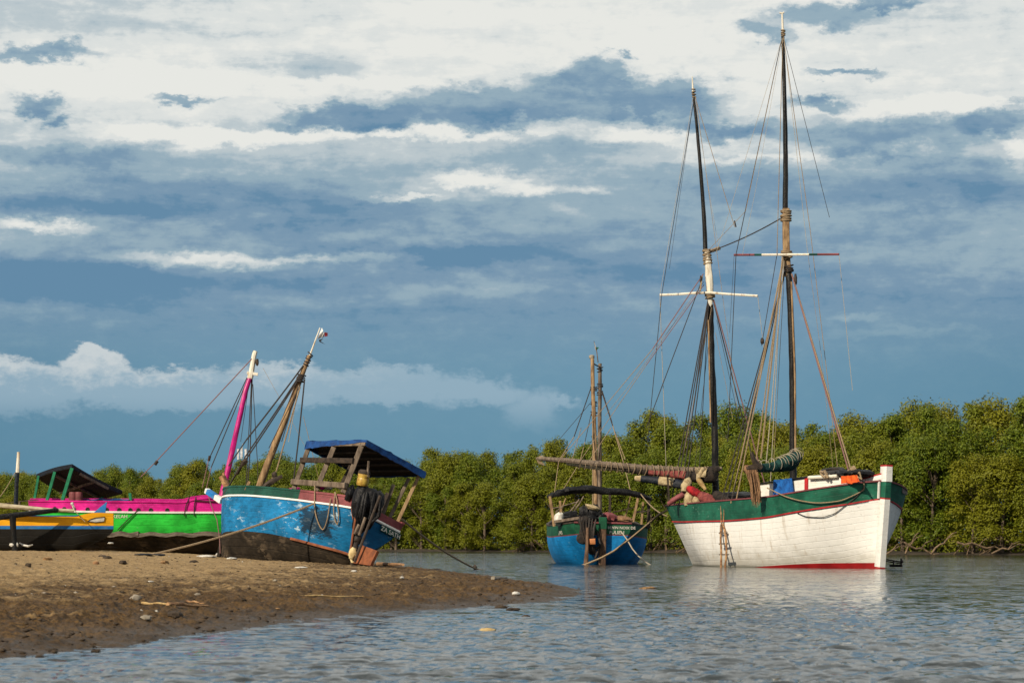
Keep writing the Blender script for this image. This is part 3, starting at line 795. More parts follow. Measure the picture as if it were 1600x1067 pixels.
# the distant telecom mast above the trees
Yt = 640.0
tw = root('antenna_tower', P(379, HOR+3, Yt), 'distant white and red telecom lattice mast rising above the trees behind the rigging', 'antenna tower')
bz = P(379, 848, Yt); tz = P(379, 697, Yt)
mb = MB(); H = tz.z-bz.z
for sx, sy in ((-1,-1),(1,-1),(1,1),(-1,1)):
    mb.tube([bz+Vector((sx*1.5, sy*1.5, 0)), bz+Vector((sx*.55, sy*.55, H*.86))], .12, 5)
for k in range(16):
    z0 = H*.86*k/16; z1 = H*.86*(k+1)/16; r0 = 1.5-.95*k/16; r1 = 1.5-.95*(k+1)/16
    cs = [Vector((a*r0, b_*r0, z0)) for a, b_ in ((-1,-1),(1,-1),(1,1),(-1,1))]; cu_ = [Vector((a*r1, b_*r1, z1)) for a, b_ in ((-1,-1),(1,-1),(1,1),(-1,1))]
    for j in range(4):
        mb.tube([bz+cs[j], bz+cu_[(j+1)%4]], .06, 4, k//3 % 2); mb.tube([bz+cs[(j+1)%4], bz+cu_[j]], .06, 4, k//3 % 2)
mb.tube([bz+Vector((0,0,H*.86)), tz+Vector((0,0,.6))], .08, 5)
mb.build('lattice', [M['antenna_white'], M['antenna_red']], tw)
for k, (ax, zf) in enumerate([(-1.1,.92),(-.2,.93),(.9,.92),(.3,.8),(-.9,.78)]):
    mb = MB(); mb.beam(bz+Vector((ax, -.6, H*zf-1.5)), bz+Vector((ax, -.6, H*zf+1.3)), .55, .3)
    mb.build('antenna_panel', M['antenna_white'], tw)
mb = MB(); mb.lathe(bz+Vector((.1,-1.2,H*.74)), (0,-1,0), [(0,0),(.5,.05),(.75,.2),(.78,.35)], 12); mb.build('antenna_dish', M['foam_yellow'], tw)
# ------------------------------------------------------------------ boats
def frame(loc, yaw, heel=0, trim=0):
    return Matrix.Translation(Vector(loc)) @ Matrix.Rotation(R(yaw), 4, 'Z') @ Matrix.Rotation(R(trim), 4, 'Y') @ Matrix.Rotation(R(heel), 4, 'X')

class Hull:
    def __init__(s, Mx, L, bw, sheer, keel, a, b, rake_bow=.3, rake_st=.2, bands=None, ns=44):
        s.M = Mx; s.L = L; s.bw = Curve(bw); s.sheer = Curve(sheer); s.keel = Curve(keel); s.a = Curve(a); s.b = Curve(b)
        s.rb = rake_bow; s.rs = rake_st; s.bands = bands; s.ns = ns
        s.ss = [.5-.5*math.cos(math.pi*i/ns)*(1-.25*math.sin(math.pi*i/ns)) for i in range(ns+1)]
    def pt(s, t, z, side, out=0.0):
        k = s.keel(t); h = s.sheer(t); u = min(1.0, max(0.0, (z-k)/(h-k)))
        y = s.bw(t)*(1-(1-u)**s.a(t))**s.b(t) if u > 0 else 0
        x = (t-.5)*s.L + s.rb*(u-1)*sstep(.72, 1, t) - s.rs*(u-1)*sstep(.28, 0, t)
        return Vector((x, side*(y+out), z))
    def w(s, t, z, side, out=0.0): return s.M @ s.pt(t, z, side, out)
    def shell(s, name, mats, parent, override=None, stern=True, bow=True):
        mb = MB(s.M)
        for side in (1, -1):
            vs = []; uvs = []; nrow = None; rowmat = []
            for t in s.ss:
                zs = []; rm = []; prev = s.keel(t)
                for (fz, mat, n) in s.bands:
                    top = max(prev+.004, min(fz(t) if callable(fz) else fz, s.sheer(t)))
                    for i in range(n): zs.append(prev+(top-prev)*i/n); rm.append(mat)
                    prev = top
                zs.append(s.sheer(t)); nrow = len(zs); rowmat = rm
                g = 0; last = None
                for z in zs:
                    p = s.pt(t, z, side)
                    if last is not None: g += (p-last).length
                    last = p; vs.append(p); uvs.append((p.x, s.sheer(t)-z if True else g))
            for i in range(len(s.ss)-1):
                for j in range(nrow-1):
                    a, b_, c, d = i*nrow+j, i*nrow+j+1, (i+1)*nrow+j+1, (i+1)*nrow+j
                    f = (a, d, c, b_) if side == -1 else (a, b_, c, d)
                    mat = rowmat[j]
                    if override: mat = override(.5*(s.ss[i]+s.ss[i+1]), j, rowmat[j], side)
                    mb.add([vs[q] for q in f], [(0,1,2,3)], mat, [uvs[q] for q in f])
        # transom and bow closing strips
        for t, on in ((0.0, stern), (1.0, bow)):
            if not on: continue
            zs = []; rm = []; prev = s.keel(t)
            for (fz, mat, n) in s.bands:
                top = max(prev+.004, min(fz(t) if callable(fz) else fz, s.sheer(t)))
                for i in range(n): zs.append(prev+(top-prev)*i/n); rm.append(mat)
                prev = top
            zs.append(s.sheer(t))
            for j in range(len(zs)-1):
                W = 6
                lo = [s.pt(t, zs[j], 1).lerp(s.pt(t, zs[j], -1), k/W) for k in range(W+1)]; hi = [s.pt(t, zs[j+1], 1).lerp(s.pt(t, zs[j+1], -1), k/W) for k in range(W+1)]
                for k in range(W):
                    q = [lo[k], lo[k+1], hi[k+1], hi[k]]
                    if t > .5: q.reverse()
                    mat = rm[j]
                    if override: mat = override(t, j, mat, 0)
                    mb.add(q, [(0,1,2,3)], mat, [(p.y, s.sheer(t)-p.z) for p in q])
        # merge doubles
        o = mb.build(name, mats, parent, angle=50)
        bm = __import__('bmesh').new(); bm.from_mesh(o.data)
        __import__('bmesh').ops.remove_doubles(bm, verts=bm.verts, dist=.0008)
        bm.to_mesh(o.data); bm.free(); o.data.set_sharp_from_angle(angle=R(50))
        return o
    def inside(s, parent, wallm, deckm, depth=.4, th=.07):
        mb = MB(s.M); md = MB(s.M)
        for side in (1, -1):
            rows = []
            for t in s.ss[1:-1]:
                h = s.sheer(t); p = s.pt(t, h-.004, side); q = s.pt(t, h-depth, side)
                p.y = side*max(.01, abs(p.y)-th); q.y = side*max(.01, min(abs(q.y)-th*.6, abs(p.y)-.01))
                rows.append([p, q])
            if side == 1: rows = [r[::-1] for r in rows]
            mb.grid(rows)
        rows = []
        for t in s.ss[1:-1]:
            z = s.sheer(t)-depth; q = s.pt(t, z, 1); hw = max(.01, abs(q.y)-.03)
            rows.append([Vector((q.x, -hw+2*hw*k/6, z+.04*(1-((k-3)/3)**2))) for k in range(7)])
        md.grid(rows)
        mb.build('bulwark', wallm, parent); md.build('deck', deckm, parent)
    def rail(s, name, parent, mat, fz=None, w=.12, h=.06, out=0.0, t0=0.0, t1=1.0, n=46, sides=(1,-1), dz=0.0):
        mb = MB(s.M)
        for side in sides:
            pts = []
            for i in range(n+1):
                t = t0+(t1-t0)*(.5-.5*math.cos(math.pi*i/n))
                z = (s.sheer(t) if fz is None else fz(t))
                pts.append(s.pt(t, z, side, out)+Vector((0,0,dz)))
            mb.strip(pts, w, h)
        return mb.build(name, mat, parent)

def text_mesh(body, size, align='CENTER'):
    """Stroke letters as a flat mesh (vertices in x, y) built from the built-in face."""
    cu = bpy.data.curves.new('lettering', 'FONT'); cu.body = body; cu.size = size; cu.align_x = align; cu.resolution_u = 2; cu.offset = .006*size
    ob = bpy.data.objects.new('lettering', cu); me = bpy.data.meshes.new_from_object(ob)
    vs = [tuple(v.co) for v in me.vertices]; fs = [tuple(p.vertices) for p in me.polygons]
    bpy.data.objects.remove(ob); bpy.data.curves.remove(cu); bpy.data.meshes.remove(me)
    return vs, fs

def lettering(name, body, size, mapf, mat, parent):
    vs, fs = text_mesh(body, size); mb = MB()
    mb.add([mapf(v[0], v[1]) for v in vs], fs)
    return mb.build(name, mat, parent, smooth=False)

def spar_path(px, Y0, Y1):
    n = len(px); return [P(x, y, lerp(Y0, Y1, i/(n-1))) for i, (x, y) in enumerate(px)]

def lashing(name, parent, pts, r, mat, turns=5, t=.018):
    """rope wound round a spar at pts[0]..pts[1]."""
    mb = MB(); a, b = Vector(pts[0]), Vector(pts[1]); d = (b-a)
    for k in range(turns): mb.ring(a+d*(k/(max(1,turns-1))), d+Vector((random.uniform(-.3,.3)*d.length,0,random.uniform(-.2,.2)*d.length)), r*random.uniform(1,1.15), t, 0, 10)
    return mb.build(name, mat, parent)

# ================================================================== 1. white schooner
MW = frame((10.15, 91.1, 0), -65, -2)
ws = root('schooner', (10.15, 91.1, 0), 'white two-masted schooner with green bulwark and red line, afloat in the river', 'schooner')
shW = [(0,2.33),(.2,2.34),(.44,2.39),(.66,2.46),(.76,2.54),(.92,2.79),(1,3.06)]
lnW = Curve([(0,1.69),(.2,1.63),(.44,1.62),(.66,1.70),(.83,1.92),(.95,2.18),(1,2.42)])
bootW = Curve([(0,-.25),(.5,-.12),(.64,-.02),(.74,.06),(.86,.14),(1,.20)])
HW = Hull(MW, 13.5, [(0,1.35),(.08,1.62),(.18,1.88),(.35,2.15),(.58,2.27),(.76,2.22),(.86,2.02),(.925,1.62),(.965,1.05),(.99,.42),(1,.10)], shW,
          [(0,-.55),(.1,-1.0),(.3,-1.2),(.7,-1.2),(.9,-1.0),(1,-.8)],
          [(0,1.05),(.15,1.6),(.35,2.8),(.6,2.9),(.8,2.0),(.92,1.35),(1,1.0)], [(0,1.15),(.15,.9),(.35,.5),(.6,.48),(.8,.7),(.92,1.0),(1,1.0)],
          .30, .38, bands=[(bootW,3,6),(lnW,0,16),(lambda t: lnW(t)+.055,1,1),(lambda t: 9,2,5)], ns=56)
HW.shell('hull', [M['white_hull'], M['red_line'], M['hull_green'], M['boot_red']], ws)
HW.inside(ws, M['brown_red'], M['old_plank'], .55)
HW.rail('rail_cap', ws, M['brown_red'], w=.13, h=.05, out=-.03, dz=.026)
HW.rail('rub_rail', ws, M['red_line'], fz=lambda t: lnW(t)+.03, w=.05, h=.05, out=.02, t1=.985)
# transom rail
mb = MB(MW); mb.beam(HW.pt(0, 2.36, 1), HW.pt(0, 2.36, -1), .1, .06); mb.build('taffrail', M['brown_red'], ws)
# stem post: white, green band, red cap, with the bevelled cutwater
mb = MB(MW)
def stemx(z): return HW.pt(1, z, 1).x
prev = None
for z0, z1, mt in ((-.8, .06, 3), (.06, 2.44, 0), (2.44, 2.49, 1), (2.49, 3.05, 2), (3.05, 3.58, 0), (3.58, 3.64, 1)):
    k = 1.0 if z1 < 3.5 else 1.12
    mb.beam((stemx(min(z0,3.1))+.10, 0, z0), (stemx(min(z1,3.1))+.10, 0, z1), .27*k, .34*k, mt, up=(1,0,0))
mb.build('stem_post', [M['white_paint'], M['red_paint'], M['hull_green'], M['boot_red']], ws)
mb = MB(MW); mb.beam(HW.pt(.9985, 2.46, -1)+Vector((.0,-.06,0)), HW.pt(.9985, 3.06, -1)+Vector((.0,-.06,0)), .07, .07, up=(1,0,0)); mb.build('stem_trim', M['white_paint'], ws)
# name board on the far bow
mb = MB(MW); a = HW.pt(.962, 2.80, 1, .035); b_ = HW.pt(.925, 2.76, 1, .035); mb.beam(a, b_, .03, .17); mb.build('name_board', M['board_worn'], ws)
# deck house, low and white, rising towards the bow
yS = -1.45
def cab(px, py): return MW.inverted() @ loc_on(MW, px, py, 'y', -1.5+.75*sstep(1230,1345,px))
bl = cab(1187, 779); bm_ = cab(1262, 767); br = cab(1321, 757); tl = cab(1187, 757); tm = cab(1262, 747); tr = cab(1316, 745)
mb = MB(MW)
wid = 2.7
for (p0, p1, q0, q1) in ((bl, bm_, tl, tm), (bm_, br, tm, tr)):
    f = [Vector((p.x, p.y, p.z-(.4 if i < 2 else 0))) for i, p in enumerate((p0, p1, q1, q0))]
    mb.add(f, [(0,1,2,3)], 0, [(p.x, p.z) for p in f])
    g = [Vector((p.x, -p.y, p.z)) for p in f]; mb.add(g, [(3,2,1,0)], 0, [(p.x, p.z) for p in g])
a = [bl-Vector((0,0,.4)), tl]; c = [Vector((p.x,-p.y,p.z)) for p in a]; mb.add([a[0], a[1], c[1], c[0]], [(0,1,2,3)], 0)
a = [br-Vector((0,0,.4)), tr]; c = [Vector((p.x,-p.y,p.z)) for p in a]; mb.add([a[0], c[0], c[1], a[1]], [(0,1,2,3)], 0)
dh = mb.build('deckhouse', M['cabin_white'], ws, smooth=False)
rows = []
for i in range(9):
    q = tl.lerp(tm, i/4) if i <= 4 else tm.lerp(tr, (i-4)/4)
    rows.append([Vector((q.x, (q.y-.06)*(1-k/3), q.z+.05+.16*math.sin(math.pi*k/6)**.7)) for k in range(7)])
mb = MB(MW); mb.grid(rows[::-1], 0, .05); mb.build('roof', M['tarp_black'], dh)
mb = MB(MW); p = bm_.lerp(tm, 0); mb.beam(Vector((p.x-.05,p.y-.03,p.z-.3)), Vector((tm.x-.05,tm.y-.03,tm.z+.03)), .03, .2, up=(1,0,0)); mb.build('door_post', M['red_paint'], dh)
p0, p1 = cab(1268, 748.5), cab(1313, 746); mb = MB(MW); mb.tube([p0+Vector((0,-.12,.05)), p1+Vector((0,-.12,.05))], .065, 8); mb.build('gunwale_pole', M['white_spar'], dh)
# cloths hanging on the deckhouse
def cloth(name, M_, quad, y, fold, mat, label, nx=14, nz=8, amp=.05):
    """quad: pixel corners tl, tr, br, bl on local plane y of frame M_."""
    Mi = M_.inverted(); c = [Mi @ loc_on(M_, *q, 'y', y) for q in quad]; rows = []
    for j in range(nz+1):
        v = j/nz; r = []
        for i in range(nx+1):
            u = i/nx; p = c[0].lerp(c[1], u).lerp(c[3].lerp(c[2], u), v)
            p.y -= amp*(.4+.6*v)*math.sin(u*fold*6.28+v*1.3)+.03; p.z += .03*math.sin(u*9)*v
            r.append(p)
        rows.append(r)
    mb = MB(M_); mb.grid(rows, 0, .02); o = mb.build(name, mat, None); return tag(o, label, 'cloth')
cloth('hanging_cloth', MW, [(1210,750),(1238,747),(1240,772.5),(1211,776.5)], yS-.05, 1.6, M['cloth_blue'], 'blue cloth hanging down the white deckhouse wall of the schooner')
cloth('hanging_cloth', MW, [(1316,744),(1341,742),(1346,753),(1318,756)], -1.15, 3.2, M['cloth_orange'], 'bright orange cloth draped over the schooner\'s green rail near the bow', amp=.06)
# bow beam between deckhouse and stem, dark cover beneath
mb = MB(MW); p = cab(1338, 745); mb.beam(Vector((p.x-.2, -.45, 3.02)), Vector((stemx(3.1), -.1, 3.22)), .1, .18); mb.build('bow_beam', M['white_paint'], ws)
mb = MB(MW); mb.beam(Vector((p.x-.2, -.45, 3.13)), Vector((stemx(3.1), -.1, 3.33)), .12, .05); mb.build('bow_beam_cap', M['red_paint'], ws)
mb = MB(MW)
for (px, py, rx, rz) in ((1330,740,.55,.16),(1345,739,.4,.14),(1318,741,.35,.12)):
    q = MW.inverted() @ loc_on(MW, px, py, 'y', -.6); mb.lump(q, (rx, .5, rz), 0, None, .4, 2.0, seed=px)
mb.build('anchor_gear', M['tarp_black'], ws)
mb = MB(MW)
for k in range(5):
    q = MW.inverted() @ loc_on(MW, 1331+k*1.5, 737-k*.5, 'y', -.75); mb.ring(q, (.4,.8,.5), .16+.02*k, .03, 0, 12, .75)
q = [MW.inverted() @ loc_on(MW, x, y, 'y', -.9) for x, y in ((1326,734),(1322,740),(1328,748),(1343,738),(1346,748),(1338,744))]
mb.tube(q, .035, 6); mb.build('rope_coil', M['rope_tan'], ws)
# tyre on the deckhouse roof, rope tied through it
q = loc_on(MW, 1301, 737.5, 'y', -.55)
ty = root('tyre', q, 'old black tyre lying on the schooner\'s deckhouse roof near the bow', 'tyre')
mb = MB(); ax = (MW.to_3x3() @ Vector((.12,-.22,1))).normalized()
mb.lathe(q, ax, [(.26,-.09),(.33,-.12),(.42,-.11),(.46,-.05),(.46,.05),(.42,.11),(.33,.12),(.26,.09),(.26,-.09)], 24); mb.build('tread', M['rubber'], ty)
mb = MB(); mb.lathe(q, ax, [(.25,-.08),(.27,-.10),(.27,.10),(.25,.08),(.25,-.08)], 20); mb.build('inner_rim', M['iron'], ty)
mb = MB(); pts = [loc_on(MW, x, y, 'y', -1.25) for x, y in ((1287,738),(1282,736),(1284,742),(1290,746),(1292,740),(1288,735),(1294,747))]
mb.tube(pts, .05, 6); tag(mb.build('rope_bundle', M['rope_tan'], None), 'tan rope bundle hanging beside the tyre on the deckhouse edge', 'rope')

# masts -----------------------------------------------------------
def mast(parent, px, radii, Y0, Y1, mat, n=10, name='mast', jit=.06):
    mb = MB(); pts = spar_path(px, Y0, Y1)
    mb.tube(pts, radii, n, 0, jit=jit); return mb.build(name, mat, parent), pts
def dens(px, k=5):
    xs = [Curve([(i, p[0]) for i, p in enumerate(px)]), Curve([(i, p[1]) for i, p in enumerate(px)])]
    n = (len(px)-1)*k; return [(xs[0](i/k), xs[1](i/k)) for i in range(n+1)]
YF, YA = 90.4, 95.5
fm, _ = mast(ws, dens([(1240,790),(1239,700),(1238.5,600),(1236.5,520),(1233.5,450),(1232,418)]), [.135-.004*k/5 for k in range(26)], YF, YF+.35, M['black_spar'])
mb = MB(); pp = [P(x+3.6, y, YF-.12) for x, y in dens([(1239.5,712),(1238.5,600),(1236,520),(1233,440)])]
mb.tube(pp, .035, 6, jit=.2); mb.build('tan_stripe', M['tan_wood'], fm)  # thin tan tube draws the tan stripe down the mast's side
mb = MB(); pp = [P(x, y, YF+.35) for x, y in dens([(1231.5,432),(1229,400),(1228,360),(1228,326)],3)]
for a, b_ in zip(pp, pp[1:]): mb.beam(a, b_, .25, .22, up=(0,1,0))
mb.build('mast_head', M['tan_wood'], fm)
mast(fm, dens([(1227,335),(1227.5,260),(1226.5,180),(1224.5,100),(1223,52)]), [.105-.045*k/20 for k in range(21)], YF+.45, YF+.6, M['black_spar'], 8, 'topmast')
mb = MB(); mb.tube([P(1223.5,56,YF+.6), P(1222,20,YF+.6)], [.045,.035], 6); mb.tube([P(1218,20.5,YF+.6), P(1222,21.5,YF+.6), P(1225,20,YF+.6)], .035, 6); mb.build('truck', M['white_spar'], fm)
lashing('mast_lashing', fm, [P(1228,330,YF+.4), P(1228,345,YF+.4)], .18, M['rope_tan'], 7, .03)
lashing('mast_lashing', fm, [P(1229,393,YF+.35), P(1230,404,YF+.35)], .19, M['rope_tan'], 5, .03)
lashing('mast_lashing', fm, [P(1232,416,YF+.3), P(1232.5,424,YF+.3)], .16, M['rope_dark'], 4, .025)
lashing('mast_lashing', fm, [P(1223.5,48,YF+.6), P(1223.8,56,YF+.6)], .07, M['rope_tan'], 4, .02)
mb = MB(); a, b_ = P(1147,398.5,YF+1.0), P(1311,397.5,YF-1.0)
tt = [0,.2,.27,.42,.58,.72,.8,1]; ml = [0,2,1,1,1,2,0]
for k in range(7): mb.tube([a.lerp(b_, tt[k]), a.lerp(b_, tt[k+1])], .045, 6, ml[k], cap=True)
mb.build('crosstree', [M['brown_red'], M['white_spar'], M['dark_green']], fm)
am, _ = mast(ws, dens([(1118,778),(1117.5,700),(1115,630),(1111,540),(1110,476)]), [.14-.004*k/5 for k in range(21)], YA, YA+.3, M['black_spar'], jit=.12)
mb = MB(); pp = [P(x-3.2, y, YA-.15) for x, y in dens([(1113.5,660),(1112,590),(1110.5,500)])]; mb.tube(pp, .03, 6, jit=.2); mb.build('tan_stripe', M['tan_wood'], am)  # thin tan tube, the same stripe on the aft mast
pp = [P(x, y, YA+.25) for x, y in dens([(1110,488),(1109,455),(1107,420),(1104.5,390)],3)]
mb = MB(); mb.tube(pp, [.04,.09,.125,.14,.15,.15,.14,.13,.12,.11], 8, jit=.08); mb.build('mast_head', M['white_spar'], am)
mast(am, dens([(1102.5,400),(1100,340),(1095,270),(1088.5,195),(1083,143)]), [.095-.045*k/20 for k in range(21)], YA+.4, YA+.5, M['black_spar'], 8, 'topmast')
mb = MB(); mb.tube([P(1083,146,YA+.5), P(1081.5,120,YA+.5)], [.05,.02], 6); mb.build('truck', M['white_spar'], am)
lashing('mast_lashing', am, [P(1104,391,YA+.3), P(1106,412,YA+.3)], .15, M['rope_tan'], 9, .03)
lashing('mast_lashing', am, [P(1109,457,YA+.25), P(1109.5,465,YA+.25)], .17, M['rope_tan'], 5, .03)
lashing('mast_lashing', am, [P(1083.5,140,YA+.5), P(1084.5,152,YA+.5)], .07, M['rope_tan'], 4, .02)
mb = MB(); pp = [P(1031,461,YA+.9), P(1060,460,YA+.6), P(1085,458,YA+.3), P(1110,457.5,YA), P(1140,460,YA-.3), P(1184,462.5,YA-.8)]
mb.tube(pp, .05, 6, jit=.1); mb.build('crosstree', M['white_spar'], am)

# rigging ---------------------------------------------------------
WR = lambda t, side: HW.w(t, HW.sheer(t)+.03, side)
def rg_(name, mast_, a, b_, r, mat, drop=0.0): return rope(name, mast_, sag(a, b_, drop), r, M[mat])
# foremast shrouds
for t, (tx, ty_), mt in ((.47,(1226,424),'rope_dark'),(.50,(1227,424),'rope_dark'),(.44,(1226,428),'rope_dark')):
    rg_('shroud', fm, P(tx, ty_, YF+.2), WR(t, -1), .022, mt)
for px, mt in ((1326,'rope_pink'),(1330,'rope_tan')):
    rg_('shroud', fm, P(1237, 428, YF), P(px, 735, 88.2), .03, mt)
for (x0,y0,x1,y1,r,mt) in ((1223,402,1189,716,.034,'rope_tan'),(1224,405,1181,722,.024,'rope_tan'),(1225,408,1197,726,.018,'rope_pale'),(1222,400,1203,770,.015,'rope_pale'),(1221,420,1150,783,.024,'rope_tan'),(1223,415,1142,786,.026,'rope_tan')):
    rg_('halyard', fm, P(x0,y0,YF+.1), P(x1,y1,YF-.2), r, mt, .05)
for (x0,y0,x1,y1,r,mt) in ((1222.5,57,1150,398,.016,'rope_dark'),(1150,398,1137,690,.014,'rope_dark'),(1222.5,57,1165,330,.009,'rope_tan'),(1165,330,1106,392,.009,'rope_tan'),(1224,57,1266,360,.013,'rope_tan'),(1266,360,1294,600,.012,'rope_tan'),(1294,600,1310,742,.012,'rope_tan'),(1224,57,1296,340,.010,'rope_dark'),(1311,398,1332,610,.009,'rope_pale'),(1223,60,1214,398,.014,'rope_tan'),(1214,398,1190,540,.014,'rope_dark')):
    rg_('topmast_stay', fm, P(x0,y0,YF+.3), P(x1,y1,YF+.1), r, mt)
for (x0,y0,x1,y1,r,mt) in ((1222,60,1140,330,.007,'rope_pale'),(1140,330,1118,398,.007,'rope_pale'),(1223,60,1180,300,.006,'rope_pale'),(1180,300,1160,398,.006,'rope_pale'),(1225,60,1262,395,.008,'rope_pale'),(1147,399,1140,520,.007,'rope_dark'),(1262,395,1284,560,.007,'rope_tan'),(1284,560,1302,735,.007,'rope_tan'),(1222,410,1168,690,.012,'rope_pale'),(1226,420,1208,735,.010,'rope_tan')):
    rg_('light_line', fm, P(x0,y0,YF+.2), P(x1,y1,YF), r, mt)
mb = MB(); mb.lump(P(1191,533,YF), (.07,.07,.12), 0, None, .3, 3); mb.lump(P(1243,437,YF-.1), (.06,.06,.22), 0, None, .3, 3); mb.build('pulley_block', M['dark_wood'], fm)
rg_('mast_stay', am, P(1106,394,YA+.3), P(1226,338,YF+.4), .024, 'rope_dark', .10)
lashing('stay_lashing', am, [P(1112,392,YA+.2), P(1124,388,YA)], .05, M['rope_tan'], 8, .025)
# aft mast shrouds and lines
for t, (tx, ty_) in ((.06,(1106,470)),(.10,(1107,470)),(.14,(1108,472)),(.18,(1108,474))):
    rg_('shroud', am, P(tx, ty_, YA+.2), WR(t, -1), .023, 'rope_dark')
for t, (tx, ty_), mt in ((.17,(1114,468),'rope_dark'),(.20,(1115,468),'rope_pink')):
    rg_('shroud', am, P(tx, ty_, YA+.2), WR(t, 1), .024, mt)
for (x0,y0,x1,y1,r,mt) in ((1099,428,1020,545,.02,'rope_pink'),(1020,545,872,722,.014,'rope_tan'),(1100,445,1010,570,.016,'rope_pink'),(1010,570,905,722,.012,'rope_tan'),
        (1097,432,1094,455,.035,'rope_tan'),(1096,440,1010,668,.018,'rope_dark'),(1085,152,1034,460,.014,'rope_dark'),(1034,460,1012,690,.014,'rope_dark'),(1083,152,1031,461,.008,'rope_pale'),(1031,461,1041,735,.012,'rope_pale'),
        (1086,152,1148,355,.012,'rope_tan'),(1087,152,1121,400,.009,'rope_tan'),(1121,400,1152,640,.009,'rope_tan'),(1184,462,1195,560,.010,'rope_pale'),(1105,475,1075,700,.016,'rope_dark'),(1107,475,1093,730,.016,'rope_dark'),(1120,500,1160,680,.010,'rope_dark')):
    rg_('running_line', am, P(x0,y0,YA+.1), P(x1,y1,YA-.2), r, mt)
for (x0,y0,x1,y1,r,mt) in ((1086,155,1108,300,.006,'rope_pale'),(1108,300,1124,392,.006,'rope_pale'),(1084,155,1046,420,.007,'rope_dark'),(1112,480,1066,720,.010,'rope_tan'),(1113,480,1085,735,.010,'rope_dark'),(1100,440,985,600,.010,'rope_tan'),(985,600,945,650,.008,'rope_tan'),(1118,520,1145,655,.008,'rope_tan')):
    rg_('light_line', am, P(x0,y0,YA+.1), P(x1,y1,YA-.1), r, mt)
mb = MB(); mb.tube([P(1150,355,YA), P(1147.5,345,YA)], .03, 6); mb.lump(P(1095,437,YA), (.045,.045,.16), 0, None, .3, 3); mb.build('pulley_block', M['dark_wood'], am)

# aft boom with furled sail and lacing
Yb0, Yb1 = 94.6, 96.5
bm, bpts = mast(ws, dens([(1128,732),(1080,733.5),(1030,732),(985,729),(930,724),(880,719),(839,716.5)]), [.075+.045*math.sin(k/30*3.0) for k in range(31)], Yb0, Yb1, M['grey_wood'], 8, 'boom')
mb = MB(); pts = spar_path(dens([(1120,744),(1090,745),(1060,741.5),(1030,738.5),(990,735),(968,733),(930,731),(885,725)]), Yb0-.1, Yb1-.2)
rr = [.2,.24,.26,.27,.26,.27,.25,.24,.23,.22,.21,.2,.19,.19,.18,.18,.17,.17,.16,.15,.15,.13,.12,.11,.1,.1,.09,.09,.08,.08,.07,.07,.06,.06,.05,.04]
N_ = 12; base_ = len(mb.v); mb.tube(pts, [q*.82 for q in rr[:len(pts)]], N_, 0, jit=.12)
k = 0
for fi in range(len(mb.f)):
    seg = fi//N_
    mb.m[fi] = 0 if seg < 3 else 1 if seg < 5 else 0 if seg < 8 else 2 if seg < 17 else 3 if seg < 24 else 4
mb.build('furled_sail', [M['canvas_dark'], M['canvas_cream'], M['canvas_red'], M['canvas_dark'], M['pale_pole']], bm)
mb = MB()
for k in range(2, 27):
    c = bpts[k]; c2 = pts[min(len(pts)-1, int(k*1.15))]; mid = c.lerp(c2, .5)
    mb.ring(mid, (1, .2, random.uniform(-.3,.3)), .22*(1-.4*k/27)+.05, .016, 0, 12)
mb.build('lacing', M['rope_tan'], bm)
mb = MB(); mb.tube([P(852,717,Yb1), P(846,716,Yb1), P(840,717.5,Yb1), P(842,722,Yb1), P(850,726,Yb1)], [.09,.11,.1,.07,.05], 6, jit=.3); mb.build('boom_end_knot', M['rope_tan'], bm)
# loose canvas hanging from the inner end of the boom
mb = MB()
mb.tube([P(1092,741,Yb0-.15), P(1102,743,Yb0-.2), P(1112,742,Yb0-.2), P(1121,737,Yb0-.15)], [.18,.3,.32,.14], 14, 0, jit=.14); mb.tube([P(1104,735,Yb0-.25), P(1114,734,Yb0-.25), P(1124,732,Yb0-.2)], [.12,.16,.1], 10, 0, jit=.2)
rows = [[P(1088+1.9*i+.35*j*(1 if i < 5 else -1.4), 730+2.1*j+.25*abs(i-5), Yb0-.5-.03*math.sin(i*1.2+j)) for i in range(10)] for j in range(8)]
mb.grid(rows, 1, .03); mb.build('sail_bunt', [M['canvas_dark'], M['canvas_cream']], bm)
# second, lower rolled sail: dark with pale wraps, propped on a crutch
pts = spar_path(dens([(992,747),(1030,751),(1060,756),(1078,761)],4), 95.4, 94.6)
mb = MB(); mb.tube(pts, [.09,.13,.15,.16,.17,.18,.18,.19,.2,.2,.2,.19,.17], 10, 0, jit=.12)
for fi in range(len(mb.f)):
    s_ = fi//10; mb.m[fi] = 1 if s_ in (0,4,5,6) else 0
ls = mb.build('rolled_sail', [M['tarp_navy'], M['canvas_cream']], ws)
mb = MB(); mb.beam(P(1046,790,94.6), P(1043,742,94.6), .07, .07); mb.beam(P(1041,743,94.6), P(1046,741,94.6), .3, .06); mb.build('crutch', M['dark_wood'], ws)
mb = MB()   # cleat-like prop lying from stern rail up to the bundle
mb.beam(P(1052,786,95.2), P(1060,776,95.2), .12, .1); mb.build('loom', M['dark_wood'], ws)

